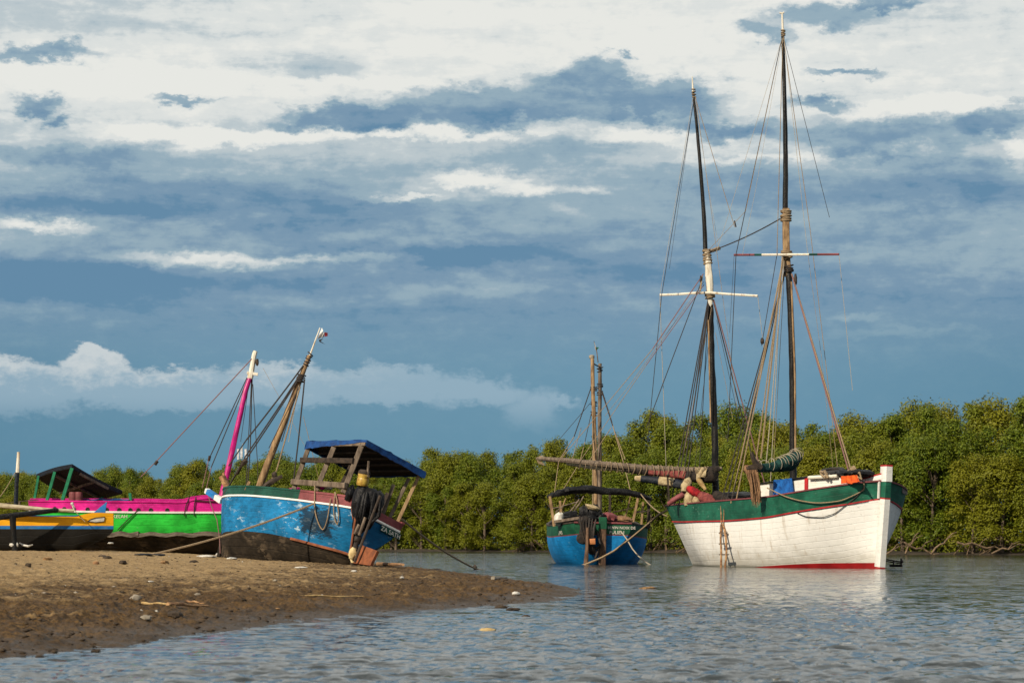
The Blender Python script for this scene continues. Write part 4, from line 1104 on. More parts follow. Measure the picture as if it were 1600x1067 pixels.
# bundles on the after deck: each lies there on its own
def bundle(name, px, py, Y, rad, rot, mat, label, cat='bundle', amp=.3, seed=0):
    mb = MB(); mb.lump(P(px,py,Y), rad, 0, Matrix.Rotation(rot,3,'Y'), amp, 2.2, 18, 12, seed); return tag(mb.build(name, M[mat], None), label, cat)
def roll(name, pl, Y0, Y1, rr, mat, label, cat='bundle', ties=()):
    pts_ = spar_path(dens(pl, 5), Y0, Y1); n = len(pts_); rc = Curve([(i/(len(rr)-1), q) for i, q in enumerate(rr)])
    mb = MB(); mb.tube(pts_, [rc(i/(n-1)) for i in range(n)], 14, 0, jit=.13)
    return tag(mb.build(name, M[mat], None, angle=60), label, cat)
roll('cloth_bundle', [(1071,768),(1072,760),(1075,752),(1077,746)], 94.2, 94.3, [0.170,0.196,0.170,0.043], 'canvas_cream', 'cream canvas bundle standing upright on the schooner\'s after deck')
roll('cloth_bundle', [(1074,762),(1081,766),(1088,770),(1093,773)], 94.0, 93.8, [0.102,0.162,0.170,0.128], 'cloth_red', 'bright red roll slung across the schooner\'s after deck under the boom')
roll('cloth_bundle', [(1094,772),(1100,777),(1108,781),(1117,787)], 93.7, 93.4, [0.153,0.204,0.221,0.170], 'canvas_red', 'faded red bundle against the green rail beside the aft mast')
roll('cloth_sack', [(1077,790),(1076,782),(1077,774),(1080,768)], 94.0, 94.1, [0.170,0.187,0.170,0.068], 'canvas_cream', 'pale sack below the red roll on the after deck', 'sack')
roll('cloth_sack', [(1089,790),(1088,782),(1086,776)], 93.8, 93.9, [0.170,0.170,0.085], 'canvas_cream', 'second pale sack between red roll and faded red bundle', 'sack')
roll('cloth_bundle', [(1044,787),(1056,779),(1068,772),(1073,768)], 94.6, 94.3, [0.085,0.111,0.119,0.085], 'brown_red', 'maroon rolled cloth rising from the schooner\'s stern rail to the red roll')
roll('canvas_heap', [(1118,772),(1124,777),(1130,781),(1142,785)], 93.6, 93.0, [0.170,0.238,0.221,0.119], 'canvas_dark', 'dark canvas heap just right of the schooner\'s aft mast', 'canvas')
mb = MB(); mb.tube([P(1090,748,94.1), P(1094,752,94.1), P(1098,758,94.1), P(1103,765,94)], [.09,.1,.08,.05], 8, jit=.2); tag(mb.build('rope_hank', M['straw'], None), 'yellow rope hank hanging under the schooner\'s aft boom', 'rope')
# dark hatch between the masts
q0 = MW.inverted() @ loc_on(MW, 1150, 776, 'y', 0); mb = MB(MW); mb.box((q0.x, 0, 2.42), (2.4,1.6,.55)); mb.lump((q0.x+.2, 0, 2.68), (1.15,.75,.22), 0, None, .3, 2.2, seed=4); mb.build('hatch', M['tarp_black'], ws)
mb = MB(MW); mb.box((q0.x, 0, 2.22), (2.7,1.9,.3)); mb.build('hatch_coaming', M['old_plank'], ws)

# fore boom with dark green furled sail, lacing and frayed end
pts = spar_path(dens([(1170,733),(1185,731),(1205,730),(1225,726),(1240,719),(1246,712)],4), 88.0, 90.0)
mb = MB(); mb.tube([pts[0]-Vector((.1,0,-.02))]+[p+Vector((0,0,.06)) for p in pts[:14]], .07, 8, jit=.1); fb = mb.build('fore_boom', M['black_spar'], ws)
mb = MB(); mb.tube(pts, [.09,.12,.13,.14,.15,.15,.16,.17,.18,.20,.22,.24,.25,.26,.27,.27,.26,.25,.23,.2,.1], 14, 0, jit=.17); mb.build('furled_sail', M['canvas_green'], fb)
mb = MB()
for k in [4,6,8,10,11,12,13,14,15,16,17,18,19]:
    for _ in range(1): mb.ring(pts[k]+Vector((0,-.02,.09)), (pts[k]-pts[k-1])+Vector((random.uniform(-.09,.09),0,random.uniform(-.05,.05))), [.18,.2,.25,.28,.28][k//4]*.98, .012, 0, 14)
mb.build('lacing', M['rope_pale'], fb)
mb = MB(); mb.tube([P(x,y,87.9) for x, y in ((1174,706),(1176,712),(1179,720),(1183,728),(1190,732))], [.05,.08,.11,.12,.1], 8, jit=.25); mb.tube([P(1166,733,87.9), P(1174,731,87.9), P(1182,735,87.9)], [.12,.15,.1], 8, jit=.25); mb.lump(P(1167,733,87.9), (.12,.1,.15), 1, None, .4, 3); mb.build('boom_jaws', [M['dark_wood'], M['sack']], fb)
mb = MB()
rows = []
for j in range(17):
    v = j/16; y = 734+46*v; r = []
    for i in range(17):
        u = i/16-.5; c = P(1174+7.5*v, y, 87.7)
        wdt = .40*(1-.25*v)*(1+.12*math.sin(v*9))
        jag = random.uniform(-.12,.05)*max(0,(v-.8)/.2)
        r.append(c+Vector((u*wdt, .045*math.sin(u*30+v*3)-.22*(.25-u*u), jag)))
    rows.append(r)
mb.grid(rows, 0, .025)
for k in range(22):
    u = random.uniform(-.16,.16); c = P(1181.5, 778, 87.66)+Vector((u,random.uniform(-.06,.02),0)); L_ = random.uniform(.12,.34)
    mb.tube([c+Vector((0,0,.25)), c, c-Vector((random.uniform(-.03,.03),0,L_))], [.02,.018,.006], 5)
for k in range(12):
    u = random.uniform(-.2,.2); c = P(1175, 737, 87.6)+Vector((u,random.uniform(-.1,.0),0)); mb.tube([c, c+Vector((.06,-.02,-.4)), c+Vector((.12,0,-random.uniform(.7,1.0)))], [.02,.025,.01], 5)
mb.build('frayed_sail_end', M['sack'], fb)

# lines hanging along the hull
def hull_line(px_list, off, r, mat, name='mooring_line', H_=HW, par=None, side=-1):
    pts = []
    for (x, y) in px_list:
        # march the ray onto the hull side
        best = None
        for k in range(0, 121):
            t = k/120; z = 1.0
            for _ in range(6):
                p = H_.w(t, z, side, off); q = px_of(p); z += (q[1]-y)*p[1]/F_PX
            q = px_of(H_.w(t, z, side, off)); e = abs(q[0]-x)
            if best is None or e < best[0]: best = (e, t, z)
        pts.append(H_.w(best[1], best[2], side, off))
    n = len(pts); cs = [Curve([(i, p[k]) for i, p in enumerate(pts)]) for k in range(3)]
    fine = [Vector([c(i/6) for c in cs]) for i in range((n-1)*6+1)]
    mb = MB(); mb.tube(fine, r, 6); return mb.build(name, M[mat], par)
hull_line([(1350,753),(1346,763),(1330,775),(1305,783),(1280,785.5),(1255,783),(1232,777),(1200,762)], .10, .022, 'rope_tan', par=ws)
hull_line([(1352,756),(1340,772),(1320,791),(1300,803),(1280,808),(1262,807),(1246,801)], .05, .014, 'rope_dark', par=ws)
# small white fittings under the line
for x in (1129, 1138):
    mb = MB(); a = loc_on(MW, x, 818, 'y', -1.98); b_ = loc_on(MW, x+2 if x > 1130 else x-.5, 836 if x > 1130 else 828, 'y', -1.99); mb.beam(a, b_, .06, .06); mb.build('hull_strip', M['white_paint'], ws)

# boarding ladder leaning on the white side
p_top = loc_on(MW, 1129, 818, 'y', -2.02); 
ld = root('ladder', loc_on(MW, 1130, 887, 'y', -2.2), 'crooked brown wooden ladder standing in water against the schooner\'s white side', 'ladder')
def lad(px, py): 
    k = (py-770)/117.0; return loc_on(MW, px, py, 'y', -2.12-.32*k)
for pl in ([(1127,819),(1126,840),(1127,862),(1126.5,890)], [(1129.5,819),(1134,838),(1135,862),(1132.5,890)]):
    mb = MB(); mb.tube([lad(x,y) for x, y in dens(pl,4)], .042, 7, jit=.12); mb.build('side_rail', M['drift'], ld)
for a, b_ in (((1126,786),(1127,820)),((1132,782),(1130,820))): rope('lanyard', ld, [lad(*a)+Vector((0,-.05,0)), lad(*b_)+Vector((0,-.04,0))], .022, M['drift'])
for (a, b_) in (((1124,832.5),(1136,832)),((1124,849.5),(1137,849)),((1124.5,866),(1138,866)),((1126,822),(1131,821))):
    mb = MB(); mb.beam(lad(*a), lad(*b_), .05, .05); mb.build('rung', M['grey_wood'], ld)
# iron frame just off the bow
fr = root('iron_frame', P(1400,884,87.5), 'black iron frame jutting just above the water beside the white bow', 'metal frame')
def ip(x, y, dy=0): return P(x, y, 87.5+dy)
for nm, a, b_, r in (('long_bar',ip(1374,872,.3),ip(1410,878),.024),('long_bar',ip(1376,875,1.0),ip(1407,880,.5),.02),('upright',ip(1408,872),ip(1408,885),.028),('upright',ip(1396,876,.4),ip(1396,885,.4),.024),('cross_bar',ip(1391,883.5,.4),ip(1409,883.5),.045)):
    mb = MB(); mb.beam(a, b_, r*2, r*2); mb.build(nm, M['iron'], fr)
mb = MB(); mb.lump(ip(1409,877), (.06,.05,.06), 0); mb.build('shackle', M['iron'], fr)
# ================================================================== 2. beached blue boat, heeled away on the sand
MBt = frame((-6.66, 70.5, .05), 137, 20)
bb = root('fishing_boat', (-6.45, 70.5, .3), 'weathered blue fishing boat heeled over on the sand with blue-roofed canopy and raked mast', 'fishing boat')
shB = [(0,1.86),(.2,1.95),(.5,2.11),(.85,2.28),(1,2.40)]
shBc = Curve(shB); lnB = lambda t: shBc(t)-.27
btB = Curve([(0,.46),(.15,.53),(.3,.66),(.5,.82),(.8,.94),(1,1.0)])
HB = Hull(MBt, 6.65, [(0,1.08),(.12,1.18),(.35,1.30),(.6,1.30),(.78,1.16),(.9,.86),(.96,.52),(.99,.2),(1,.06)], shB,
          [(0,.66),(.05,.40),(.12,.1),(.2,0),(.5,-.05),(.85,.0),(.95,.12),(1,.3)],
          [(0,1.5),(.2,1.9),(.5,2.3),(.8,2.0),(1,1.2)], [(0,.8),(.2,.6),(.5,.5),(.8,.6),(1,.9)], .35, .1,
          bands=[(btB,2,10),(lambda t: lnB(t)-.022,0,10),(lambda t: lnB(t)+.026,1,1),(lambda t: 9,3,4)], ns=48)
# soot and bare wood where the exhaust leaves the side
mm = M['blue_hull']; t = NT(mm.node_tree); bs = mm.node_tree.nodes['Principled BSDF']
src = bs.inputs['Base Color'].links[0].from_socket
uvn = t.n('ShaderNodeTexCoord'); sp = t.n('ShaderNodeSeparateXYZ', i={0: uvn.outputs['UV']}); ob = uvn.outputs['Object']
wob = t.math('MULTIPLY', t.math('SUBTRACT', t.noise(t.scale(ob, 1, 1, 2.2), 4.5, 7, .75), .5), 1.9)
mu = t.math('SUBTRACT', 1.0, t.math('DIVIDE', t.math('ABSOLUTE', t.math('SUBTRACT', sp.outputs[0], -2.05)), .85))
mv = t.math('SUBTRACT', 1.0, t.math('DIVIDE', t.math('ABSOLUTE', t.math('SUBTRACT', sp.outputs[1], .78)), .55))
soot = t.ss(t.math('ADD', t.math('MINIMUM', mu, mv), wob), .28, .46)
c = t.mix(t.math('MULTIPLY', soot, .85), src, (.006,.012,.02))
t.link(c, bs.inputs['Base Color'])
HB.shell('hull', [M['blue_hull'], M['white_paint'], M['mud_bottom'], M['dark_green'], M['brown_red']], bb,
         override=lambda tt, j, mat, side: 4 if (mat == 3 and tt < .30) else mat)
HB.inside(bb, M['dark_wood'], M['old_plank'], .5)
HB.rail('rail_cap', bb, M['dark_green'], w=.10, h=.05, out=-.03, dz=.02, t0=.30)
HB.rail('rail_cap', bb, M['brown_red'], w=.11, h=.06, out=-.03, dz=.025, t1=.30)
HB.rail('rub_rail', bb, M['white_paint'], fz=lnB, w=.045, h=.05, out=.018)
mb = MB(MBt); mb.strip([HB.pt(t_, btB(t_)-.02, 1, .035) for t_ in [.002+.33*k/12 for k in range(13)]], .06, .07); mb.build('bilge_batten', M['rust'], bb)
mb = MB(MBt); mb.tube([HB.pt(.0, z_, 1, .01)+Vector((-.03,0,0)) for z_ in (.40,.8,1.2,1.58)], .045, 6); mb.build('corner_trim', M['rust'], bb)
mb = MB(MBt); mb.beam(HB.pt(0, lnB(0), 1)+Vector((-.03,0,0)), HB.pt(0, lnB(0), -1)+Vector((-.03,0,0)), .05, .07); mb.build('transom_strip', M['white_paint'], bb)
mb = MB(MBt); mb.add([Vector((-3.365,y_,z_)) for y_, z_ in ((-.22,lnB(0)-.22),(-1.0,lnB(0)-.22),(-1.04,lnB(0)-.045),(-.22,lnB(0)-.045))], [(0,1,2,3)]); mb.build('name_panel', M['dark_green'], bb, smooth=False)
lettering('boat_name', 'ZA SATH', .20, lambda x, y: MBt @ Vector((-3.375, -.62-x, lnB(0)-.21+y*.95)), M['letter_white'], bb)
mb = MB(MBt); mb.beam((-3.1,0,.1), (2.75,0,-.02), .14, .2); mb.beam((HB.pt(1,.4,1).x+.03,0,.15), (HB.pt(1,2.4,1).x+.05,0,2.42), .12, .14, up=(1,0,0)); mb.beam((-3.1,0,-.05), (-2.9,0,.9), .5, .12, up=(1,0,0)); mb.build('keel', M['mud_bottom'], bb)
# canopy
cy = 1.12
Li = MBt.inverted()
c1 = Li @ loc_on(MBt, 481, 695, 'y', cy); c2 = Li @ loc_on(MBt, 572, 693, 'y', cy); c3 = Li @ loc_on(MBt, 661, 741, 'y', -cy)
c4 = c1+(c3-c2)
mb = MB(MBt); rows = [[c1.lerp(c4, k/8).lerp(c2.lerp(c3, k/8), q/8) for q in range(9)] for k in range(9)]
mb.grid(rows, 0, .04); rf = mb.build('roof', M['under_roof'], bb)
if (rf.data.polygons[0].normal).z < 0: pass
up = Vector((0,0,1)); dn = Vector((0,0,-1))
mb = MB(MBt)
E = .05
q1, q2, q3, q4 = c1+Vector((E,E,0)), c2+Vector((-E,E,0)), c3+Vector((-E,-E,0)), c4+Vector((E,-E,0))
top = [[(q1.lerp(q4, k/10).lerp(q2.lerp(q3, k/10), q/10))+Vector((0,0,.10-.045*abs(math.sin(k*.314*2.5))+.02*math.sin(q*1.7+k)+.012*math.sin(q*3.1+k*2.3))) for q in range(11)] for k in range(11)]
mb.grid(top, 0, .012)
def skirt(a, b_, d0, d1, nn=22, wob_=.02):
    rows = []
    for k in range(nn+1):
        p = a.lerp(b_, k/nn); d = lerp(d0, d1, k/nn)+random.uniform(-.016,.016)
        rows.append([p+Vector((0,0,.095)), p+Vector((random.uniform(-wob_,wob_),random.uniform(-wob_,wob_),.095-d*.5)), p+Vector((0,0,.095-d))])
    mb.grid(rows, 0, .01)
skirt(q2, q3, .17, .20); skirt(q1, q2, .24, .06); skirt(q4, q1, .2, .2); skirt(q3, q4, .16, .16)
mb.build('roof_tarp', M['tarp_blue'], rf)
mb = MB(MBt); mb.beam(c1.lerp(c2,.15), c2+Vector((0,0,-.01)), .07, .12); mb.build('eave_beam', M['grey_wood'], rf)
mb = MB(MBt); mb.beam(c2+Vector((.03,0,-.03)), c3+Vector((.03,0,-.03)), .06, .09); mb.build('eave_beam', M['dark_wood'], rf)
for k in (.2,.4,.6,.8):
    mb = MB(MBt); mb.beam(c1.lerp(c4,k)+Vector((0,0,-.07)), c2.lerp(c3,k)+Vector((0,0,-.07)), .05, .06); mb.build('rafter', M['dark_wood'], rf)
def post(a, b_, y, w_, mat, par=bb, Mx=MBt, nm='post', Y2=None):
    mb = MB(); p0, p1 = loc_on(Mx, *a, 'y', y), loc_on(Mx, *b_, 'y', Y2 if Y2 is not None else y)
    mb.beam(p0, p1, w_, w_*.85, up=(0,1,0)); return mb.build(nm, M[mat], par)
post((459,764),(483,697),cy-.04,.13,'grey_wood'); post((494,766),(523,696),cy-.05,.14,'grey_wood'); post((536,770),(566,694),cy-.03,.15,'grey_wood')
post((530,764),(548,727),.55,.1,'dark_wood')
post((457,752.5),(541,758.5),cy+.05,.16,'grey_wood',nm='side_plank'); post((471,718.5),(553,720),cy+.05,.15,'dark_wood',nm='side_plank')
post((597,806),(615,757),-.55,.11,'grey_wood'); post((606,815),(639,747),-.9,.10,'grey_wood'); post((620,818),(656,740),-cy+.04,.10,'tan_wood')
post((593,801),(606,770),-.4,.12,'dark_wood')
# mast, raked
bmst, _ = mast(bb, dens([(404,764),(422,715),(445,655),(466,600),(477,572),(484,555)]), [.115-.0022*k for k in range(26)], 71.3, 71.0, M['tan_wood'], 10)
lashing('mast_lashing', bmst, [P(468,596,71.05), P(472,586,71.05)], .10, M['rope_dark'], 5, .022)
lashing('mast_lashing', bmst, [P(478,570,71.05), P(485,553,71.05)], .075, M['rope_dark'], 5, .022)
mb = MB(); mb.tube([P(484,556,71), P(492,534,71), P(500,512,71)], [.03,.024,.016], 6); mb.build('flag_pole', M['white_spar'], bmst)
fl = root('flag', P(497,520,71), 'small tattered white, red and dark flag on the raked mast top', 'flag')
def flagpart(nm, pts, mat, th=.01):
    mb = MB(); n = len(pts); a = [P(x,y,Y) for x, y, Y in pts]; mb.add(a+[p+Vector((0,th,0)) for p in a], [tuple(range(n)), tuple(range(2*n-1,n-1,-1))]+[(i,n+i,n+(i+1)%n,(i+1)%n) for i in range(n)]); mb.build(nm, M[mat], fl, smooth=False)
flagpart('white_field', [(503,512,71),(505,517,70.9),(502,527,71.05),(496,530,71),(498,524,70.95)], 'flag_white')
flagpart('white_field', [(504,521,71),(507,519,70.9),(506,526,71.1),(502,529,71)], 'flag_white')
flagpart('red_field', [(507,519,70.95),(512,520,71.1),(512,525,71),(507,526,70.9)], 'flag_red')
flagpart('dark_field', [(498,531,71),(505,529,70.9),(501,533,71),(508,538,71.1),(499,534,70.9)], 'rope_dark')
YB = 71.0
for (x0,y0,x1,y1,r,mt,dr) in ((474,571,385,687,.024,'rope_dark',.02),(385,687,357,728,.02,'rope_dark',0),(467,588,382,715,.022,'rope_dark',.02),(468,590,384,718,.022,'rope_dark',.02),
      (476,592,466,690,.022,'rope_dark',0),(466,690,458,756,.022,'rope_dark',0),(469,604,432,735,.022,'rope_tan',0),(432,735,414,766,.018,'rope_tan',0),(466,604,440,690,.014,'rope_dark',0),(467,602,451,690,.010,'rope_pale',0),(474,650,500,756,.008,'rope_tan',0),(470,600,420,700,.012,'rope_dark',0)):
    rg_('shroud', bmst, P(x0,y0,YB), P(x1,y1,YB), r, mt, dr)
rg_('shroud', bmst, P(383,716,YB), P(348,776,72.2), .03, 'rope_dark')
mb = MB(); mb.tube([P(378,727,YB), P(381,722,YB), P(385,718,YB)], [.05,.09,.05], 7); mb.tube([P(371,740,YB+.3), P(377,728,YB)], .045, 7); mb.build('pulley_block', M['dark_wood'], bmst)
mb = MB(); mb.tube([P(410,764,70.8), P(418,756,70.8), P(428,750,70.8), P(441,744,70.8)], [.07,.09,.09,.05], 7, jit=.2); mb.lump(P(429,742,70.8), (.08,.07,.1)); mb.build('cleat_spar', M['dark_wood'], bb)
mb = MB(); mb.beam(P(384,766,71), P(390,752,71), .1, .08); mb.build('bitt', M['tan_wood'], bb)
# bowsprit stub: blue and white
mb = MB(); a, b_ = P(323,766.5,72.8), P(347,783,72.3); mb.beam(a, a.lerp(b_,.1), .16, .16, 1); mb.beam(a.lerp(b_,.1), a.lerp(b_,.62), .17, .16, 0); mb.beam(a.lerp(b_,.62), b_, .17, .16, 1); mb.build('bowsprit', [M['pirogue_blue'], M['white_paint']], bb)
rope('bow_rope', bb, [P(324,768,72.7), P(330,790,72.6), P(339,812,72.4), P(343,840,72.3), P(344,864,72.2)], .016, M['rope_pink'])
# engine wrapped in black tarpaulin, hung over the transom, with long tail shaft
en = MB()
en.lump(P(577,785,67.4), (.33,.34,.42), 0, Matrix.Rotation(.25,3,'Y'), .16, 1.8, 28, 20, seed=1)
en.lump(P(563,783,67.5), (.24,.30,.50), 0, Matrix.Rotation(.22,3,'Y'), .18, 1.9, 26, 18, seed=5)
en.lump(P(588,784,67.3), (.22,.26,.32), 0, Matrix.Rotation(.3,3,'Y'), .2, 2.0, 22, 14, seed=8)
en.lump(P(566,806,67.4), (.25,.26,.52), 0, Matrix.Rotation(.28,3,'Y'), .2, 1.9, 24, 16, seed=9)
en.lump(P(580,803,67.4), (.16,.2,.42), 0, Matrix.Rotation(.25,3,'Y'), .2, 2.2, 20, 14, seed=11)
for k in (0,2,3,5,8):      # folds of the wrapping and the cord that ties it
    x0 = 556+k*4.5+random.uniform(-1.5,1.5)
    en.tube([P(x0+6,766+abs(k-4)*2.2,67.08), P(x0+3,785,67.0), P(x0-1+.2*k,806,67.05), P(563+k*.8,826,67.15)], [.03,.055,.05,.02], 6, jit=.25)
eng = en.build('covered_engine', M['tarp_black'], bb)
mb = MB(); mb.lump(P(547,772,68.1), (.13,.25,.24), 0, Matrix.Rotation(.3,3,'Y'), .35, 2.6, seed=12); mb.beam(P(543,782,68.1), P(552,762,68.1), .2, .2); mb.build('dark_opening', M['tarp_black'], bb)  # black lump and block put in as the shade of a dark opening
mb = MB(); mb.tube([P(562,815,67.3), P(558,838,67.2), P(553,858,67.1), P(551,874,67.0)], [.13,.10,.11,.06], 9, jit=.2); mb.lump(P(558,842,67.15), (.13,.13,.16), 0, None, .4, 3); mb.build('tail_shaft', M['iron'], eng)
mb = MB(); mb.lump(P(551,865,66.95), (.12,.10,.17), 0, Matrix.Rotation(.2,3,'Y'), .3, 2.5); mb.tube([P(548,872,66.95), P(550,878,66.9), P(556,878,66.9)], .035, 6); mb.build('propeller_guard', M['foam_yellow'], eng)
for a, b_ in (((554,834),(561,819)),((561,836),(571,808))):
    mb = MB(); mb.tube([P(*a,67.0), P(*b_,67.0)], .045, 7); mb.build('exhaust_pipe', M['grey_wood'], eng)
mb = MB(); mb.tube([P(594,774,66.8), P(574,825,66.7), P(554,878,66.6)], .04, 7); mb.build('tiller_rod', M['dark_wood'], eng)
mb = MB(); mb.tube([P(548,858,67.0), P(552,830,67.05), P(557,800,67.2)], .03, 6); mb.build('steering_rod', M['rust'], eng)
# rudder
mb = MB(); q = [P(564,851,67.0), P(591,861,66.4), P(580,884,66.3), P(553,880,66.9)]; nrm = (q[1]-q[0]).cross(q[3]-q[0]).normalized()*.045
mb.add([p+nrm for p in q]+[p-nrm for p in q], [(0,1,2,3),(7,6,5,4),(0,4,5,1),(1,5,6,2),(2,6,7,3),(3,7,4,0)]); mb.build('rudder', M['rust'], bb, smooth=False)
# yellow jerrycan upside down over the engine
jc = root('jerrycan', P(567,757,67.4), 'yellowed plastic jerrycan with dark lid perched over the black wrapped engine', 'jerrycan')
ax = Vector((.18,0,1)).normalized(); b0 = P(565.5,759,67.4)
mb = MB(); mb.lathe(b0, ax, [(0,0),(.145,0),(.165,.03),(.165,.2),(.158,.22),(.168,.24),(.165,.33),(.12,.36),(0,.36)], 18); mb.build('can', M['yellow_plastic'], jc)
mb = MB(); mb.lathe(b0+ax*.33, ax, [(.168,0),(.175,.02),(.16,.08),(.12,.12),(0,.13)], 18); mb.build('lid', M['dark_wood'], jc)
mb = MB(); mb.tube([P(574,745,67.3), P(576,720,67.3)], .035, 6); mb.build('stick', M['grey_wood'], jc)
mb = MB(); mb.lump(Li and loc_on(MBt, 504, 761, 'y', .95), (.13,.1,.07), 0); tag(mb.build('plastic_bottle', M['magenta_spar'], None), 'small magenta plastic bottle on the beached boat\'s red rail', 'bottle')
mb = MB(); mb.lump(loc_on(MBt, 514, 762, 'y', .9), (.12,.1,.06), 0); tag(mb.build('plastic_scrap', M['white_plastic'], None), 'white plastic scrap beside the magenta bottle on the rail', 'plastic scrap')
# fender ropes hanging in loops on the side and mooring lines
hull_line([(493,758),(491.5,790),(496,815),(504,827),(512,812),(515,792),(516,778)], .06, .018, 'rope_tan', 'hanging_rope', HB, bb, 1)
hull_line([(523,768),(521.5,795),(524,814),(527,819),(528,806),(526,785),(524,768)], .07, .018, 'rope_tan', 'hanging_rope', HB, bb, 1)
_YS = 14*np.exp(np.arange(900)*.0026)
def ground(px, py):
    """point on the sand seen at px, py"""
    xs_ = (px-800)/F_PX*_YS; zs_ = CAM_H+(HOR-py)/F_PX*_YS
    hit = np.nonzero(zs_ < sand_full(xs_, _YS))[0]
    return P(px, py, float(_YS[hit[0]])) if len(hit) else P(px, py, 60)
g = P(232, 866, 66); g.z = sand_z(g.x, g.y)+.01
tag(rope('mooring_rope', None, sag(loc_on(MBt, 490, 787, 'y', 1.36), g, .12, 14)+[g+Vector((-2,.1,.02))], .030, M['rope_tan']), 'tan mooring rope slanting down across the blue hull to the sand', 'rope')
tag(rope('mooring_rope', None, sag(P(628,811,68.6), P(745,889,82), .12, 14)+[P(768,893,83)], .032, M['rope_tan']), 'tan stern rope running from beached boat\'s transom down into the river', 'rope')
mb = MB(); mb.tube([P(742,884,81.8), P(743,890,82)], .06, 6); tag(mb.build('mooring_stake', M['dark_wood'], None), 'short dark stake in the shallows where the stern rope ends', 'stake')

# ================================================================== 3. magenta and green boat
MG = frame((-11.7, 81.6, .45), 9, 3)
gb = root('cargo_boat', (-11.7, 81.6, .5), 'long magenta and bright green wooden boat aground behind the beached blue boat', 'boat')
lnG = Curve([(0,1.54),(.5,1.50),(1,1.50)]); grG = Curve([(0,.86),(.5,.84),(1,.85)])
HG = Hull(MG, 9.0, [(0,.85),(.1,1.0),(.35,1.2),(.65,1.2),(.82,.95),(.93,.5),(1,.06)], [(0,1.87),(.45,1.86),(.555,1.84),(.62,1.97),(.8,2.05),(1,2.3)],
          [(0,.1),(.2,.0),(.8,0),(1,.3)], [(0,1.8),(.5,2.4),(.85,1.8),(1,1.2)], [(0,.55),(.5,.42),(.85,.6),(1,.9)], .5, .1,
          bands=[(grG,3,8),(lambda t: lnG(t),0,8),(lambda t: lnG(t)+.055,1,1),(lambda t: 9,2,4)], ns=40)
HG.shell('hull', [M['lime'], M['white_paint'], M['magenta'], M['mud_bottom']], gb)
HG.inside(gb, M['magenta'], M['old_plank'], .5)
HG.rail('rail_cap', gb, M['magenta'], w=.1, h=.05, out=-.02, dz=.02)
HG.rail('rub_rail', gb, M['white_paint'], fz=lambda t: lnG(t)+.03, w=.05, h=.06, out=.015)
mb = MB(MG)
for (t0, t1, zz, w_, h_) in ((.19,.40,.80,.12,.15),(.38,.66,.79,.12,.12),(.60,.97,.80,.10,.14)):
    mb.strip([HG.pt(t0+(t1-t0)*k/14, zz+.03*math.sin(k*1.3+t0*9), -1, .06) for k in range(15)], w_, h_)
mb.build('bilge_plank', M['old_plank'], gb)
mb = MB(MG); mb.beam((-4.3,0,.03), (4.0,0,.0), .16, .2); mb.build('keel', M['mud_bottom'], gb)
for px in (84,100,115,136,166,186,202,216,235,260):
    q = None
    for k in range(200):
        t_ = k/200; p = HG.w(t_, lnG(t_)+.10, -1)
        if px_of(p)[0] >= px: q = (t_, p); break
    nrm = (MG.to_3x3() @ Vector((0,-1,0)))
    mb = MB(); mb.lathe(q[1]-nrm*.02, nrm, [(0,.035),(.05,.035),(.06,.04),(.075,.03),(.075,0)], 10); mb.build('scupper', M['iron'], gb)
def on_hull(H_, M_, px, py, side, out=.0):
    best = None
    for k in range(0, 301):
        t_ = k/300; z_ = 1.0
        for _ in range(6): p = H_.w(t_, z_, side, out); z_ += (px_of(p)[1]-py)*p[1]/F_PX
        e = abs(px_of(H_.w(t_, z_, side, out))[0]-px)
        if best is None or e < best[0]: best = (e, t_, z_)
    return best[1], best[2]
tn, zn = on_hull(HG, MG, 188, 809, -1)
lettering('boat_name', 'KELAH', .16, lambda x, y: HG.w(tn+x/9.0, zn+y, -1, .012), M['letter_white'], gb)
mst, _ = mast(gb, dens([(344,786),(356,735),(370,672),(384,610),(391.5,587)]), [.105-.0014*k for k in range(21)], 81.8, 82.2, M['magenta_spar'], 10)
mast(mst, dens([(390.5,592),(393,580),(397,556),(399,549)],3), [.10,.11,.10,.095,.09,.09,.085,.085,.08,.08], 82.2, 82.3, M['white_spar'], 8, 'mast_head', .03)
mb = MB(); mb.beam(P(386,582.5,82.2), P(403,585,82.2), .1, .1); mb.build('crosstree', M['white_spar'], mst)
mb = MB(); mb.lump(P(402,566,82.2), (.06,.06,.12)); mb.build('pulley_block', M['dark_wood'], mst)
mb = MB(); mb.beam(P(347,744,81.4), P(362,774,81.2), .22, .16); mb.beam(P(352,770,81.4), P(349,738,81.4), .1, .08); mb.build('mast_step', M['drift'], gb)
YG = 82
for (x0,y0,x1,y1,r,mt) in ((394,560,240,725,.018,'rope_pink'),(240,725,220,745,.016,'rope_pink'),(386,590,326,718,.018,'rope_dark'),(326,718,316,762,.014,'rope_pink'),(387,592,330,730,.018,'rope_dark'),(330,730,322,765,.014,'rope_pink'),
     (394,592,391,700,.02,'rope_dark'),(391,700,386,770,.02,'rope_dark'),(393,592,388,690,.016,'rope_dark'),(388,690,384,768,.016,'rope_dark'),(395,600,402,720,.014,'rope_dark'),(402,720,404,766,.014,'rope_dark'),(390,592,376,690,.01,'rope_dark'),(411,575,436,620,.006,'rope_tan'),(436,620,478,700,.005,'rope_tan')):
    rg_('shroud', mst, P(x0,y0,YG+.2), P(x1,y1,YG), r, mt)
mb = MB(); mb.tube([P(246,720,YG), P(242,726,YG)], .06, 6); mb.tube([P(328,712,YG), P(326,720,YG)], .05, 6); mb.build('pulley_block', M['dark_wood'], mst)
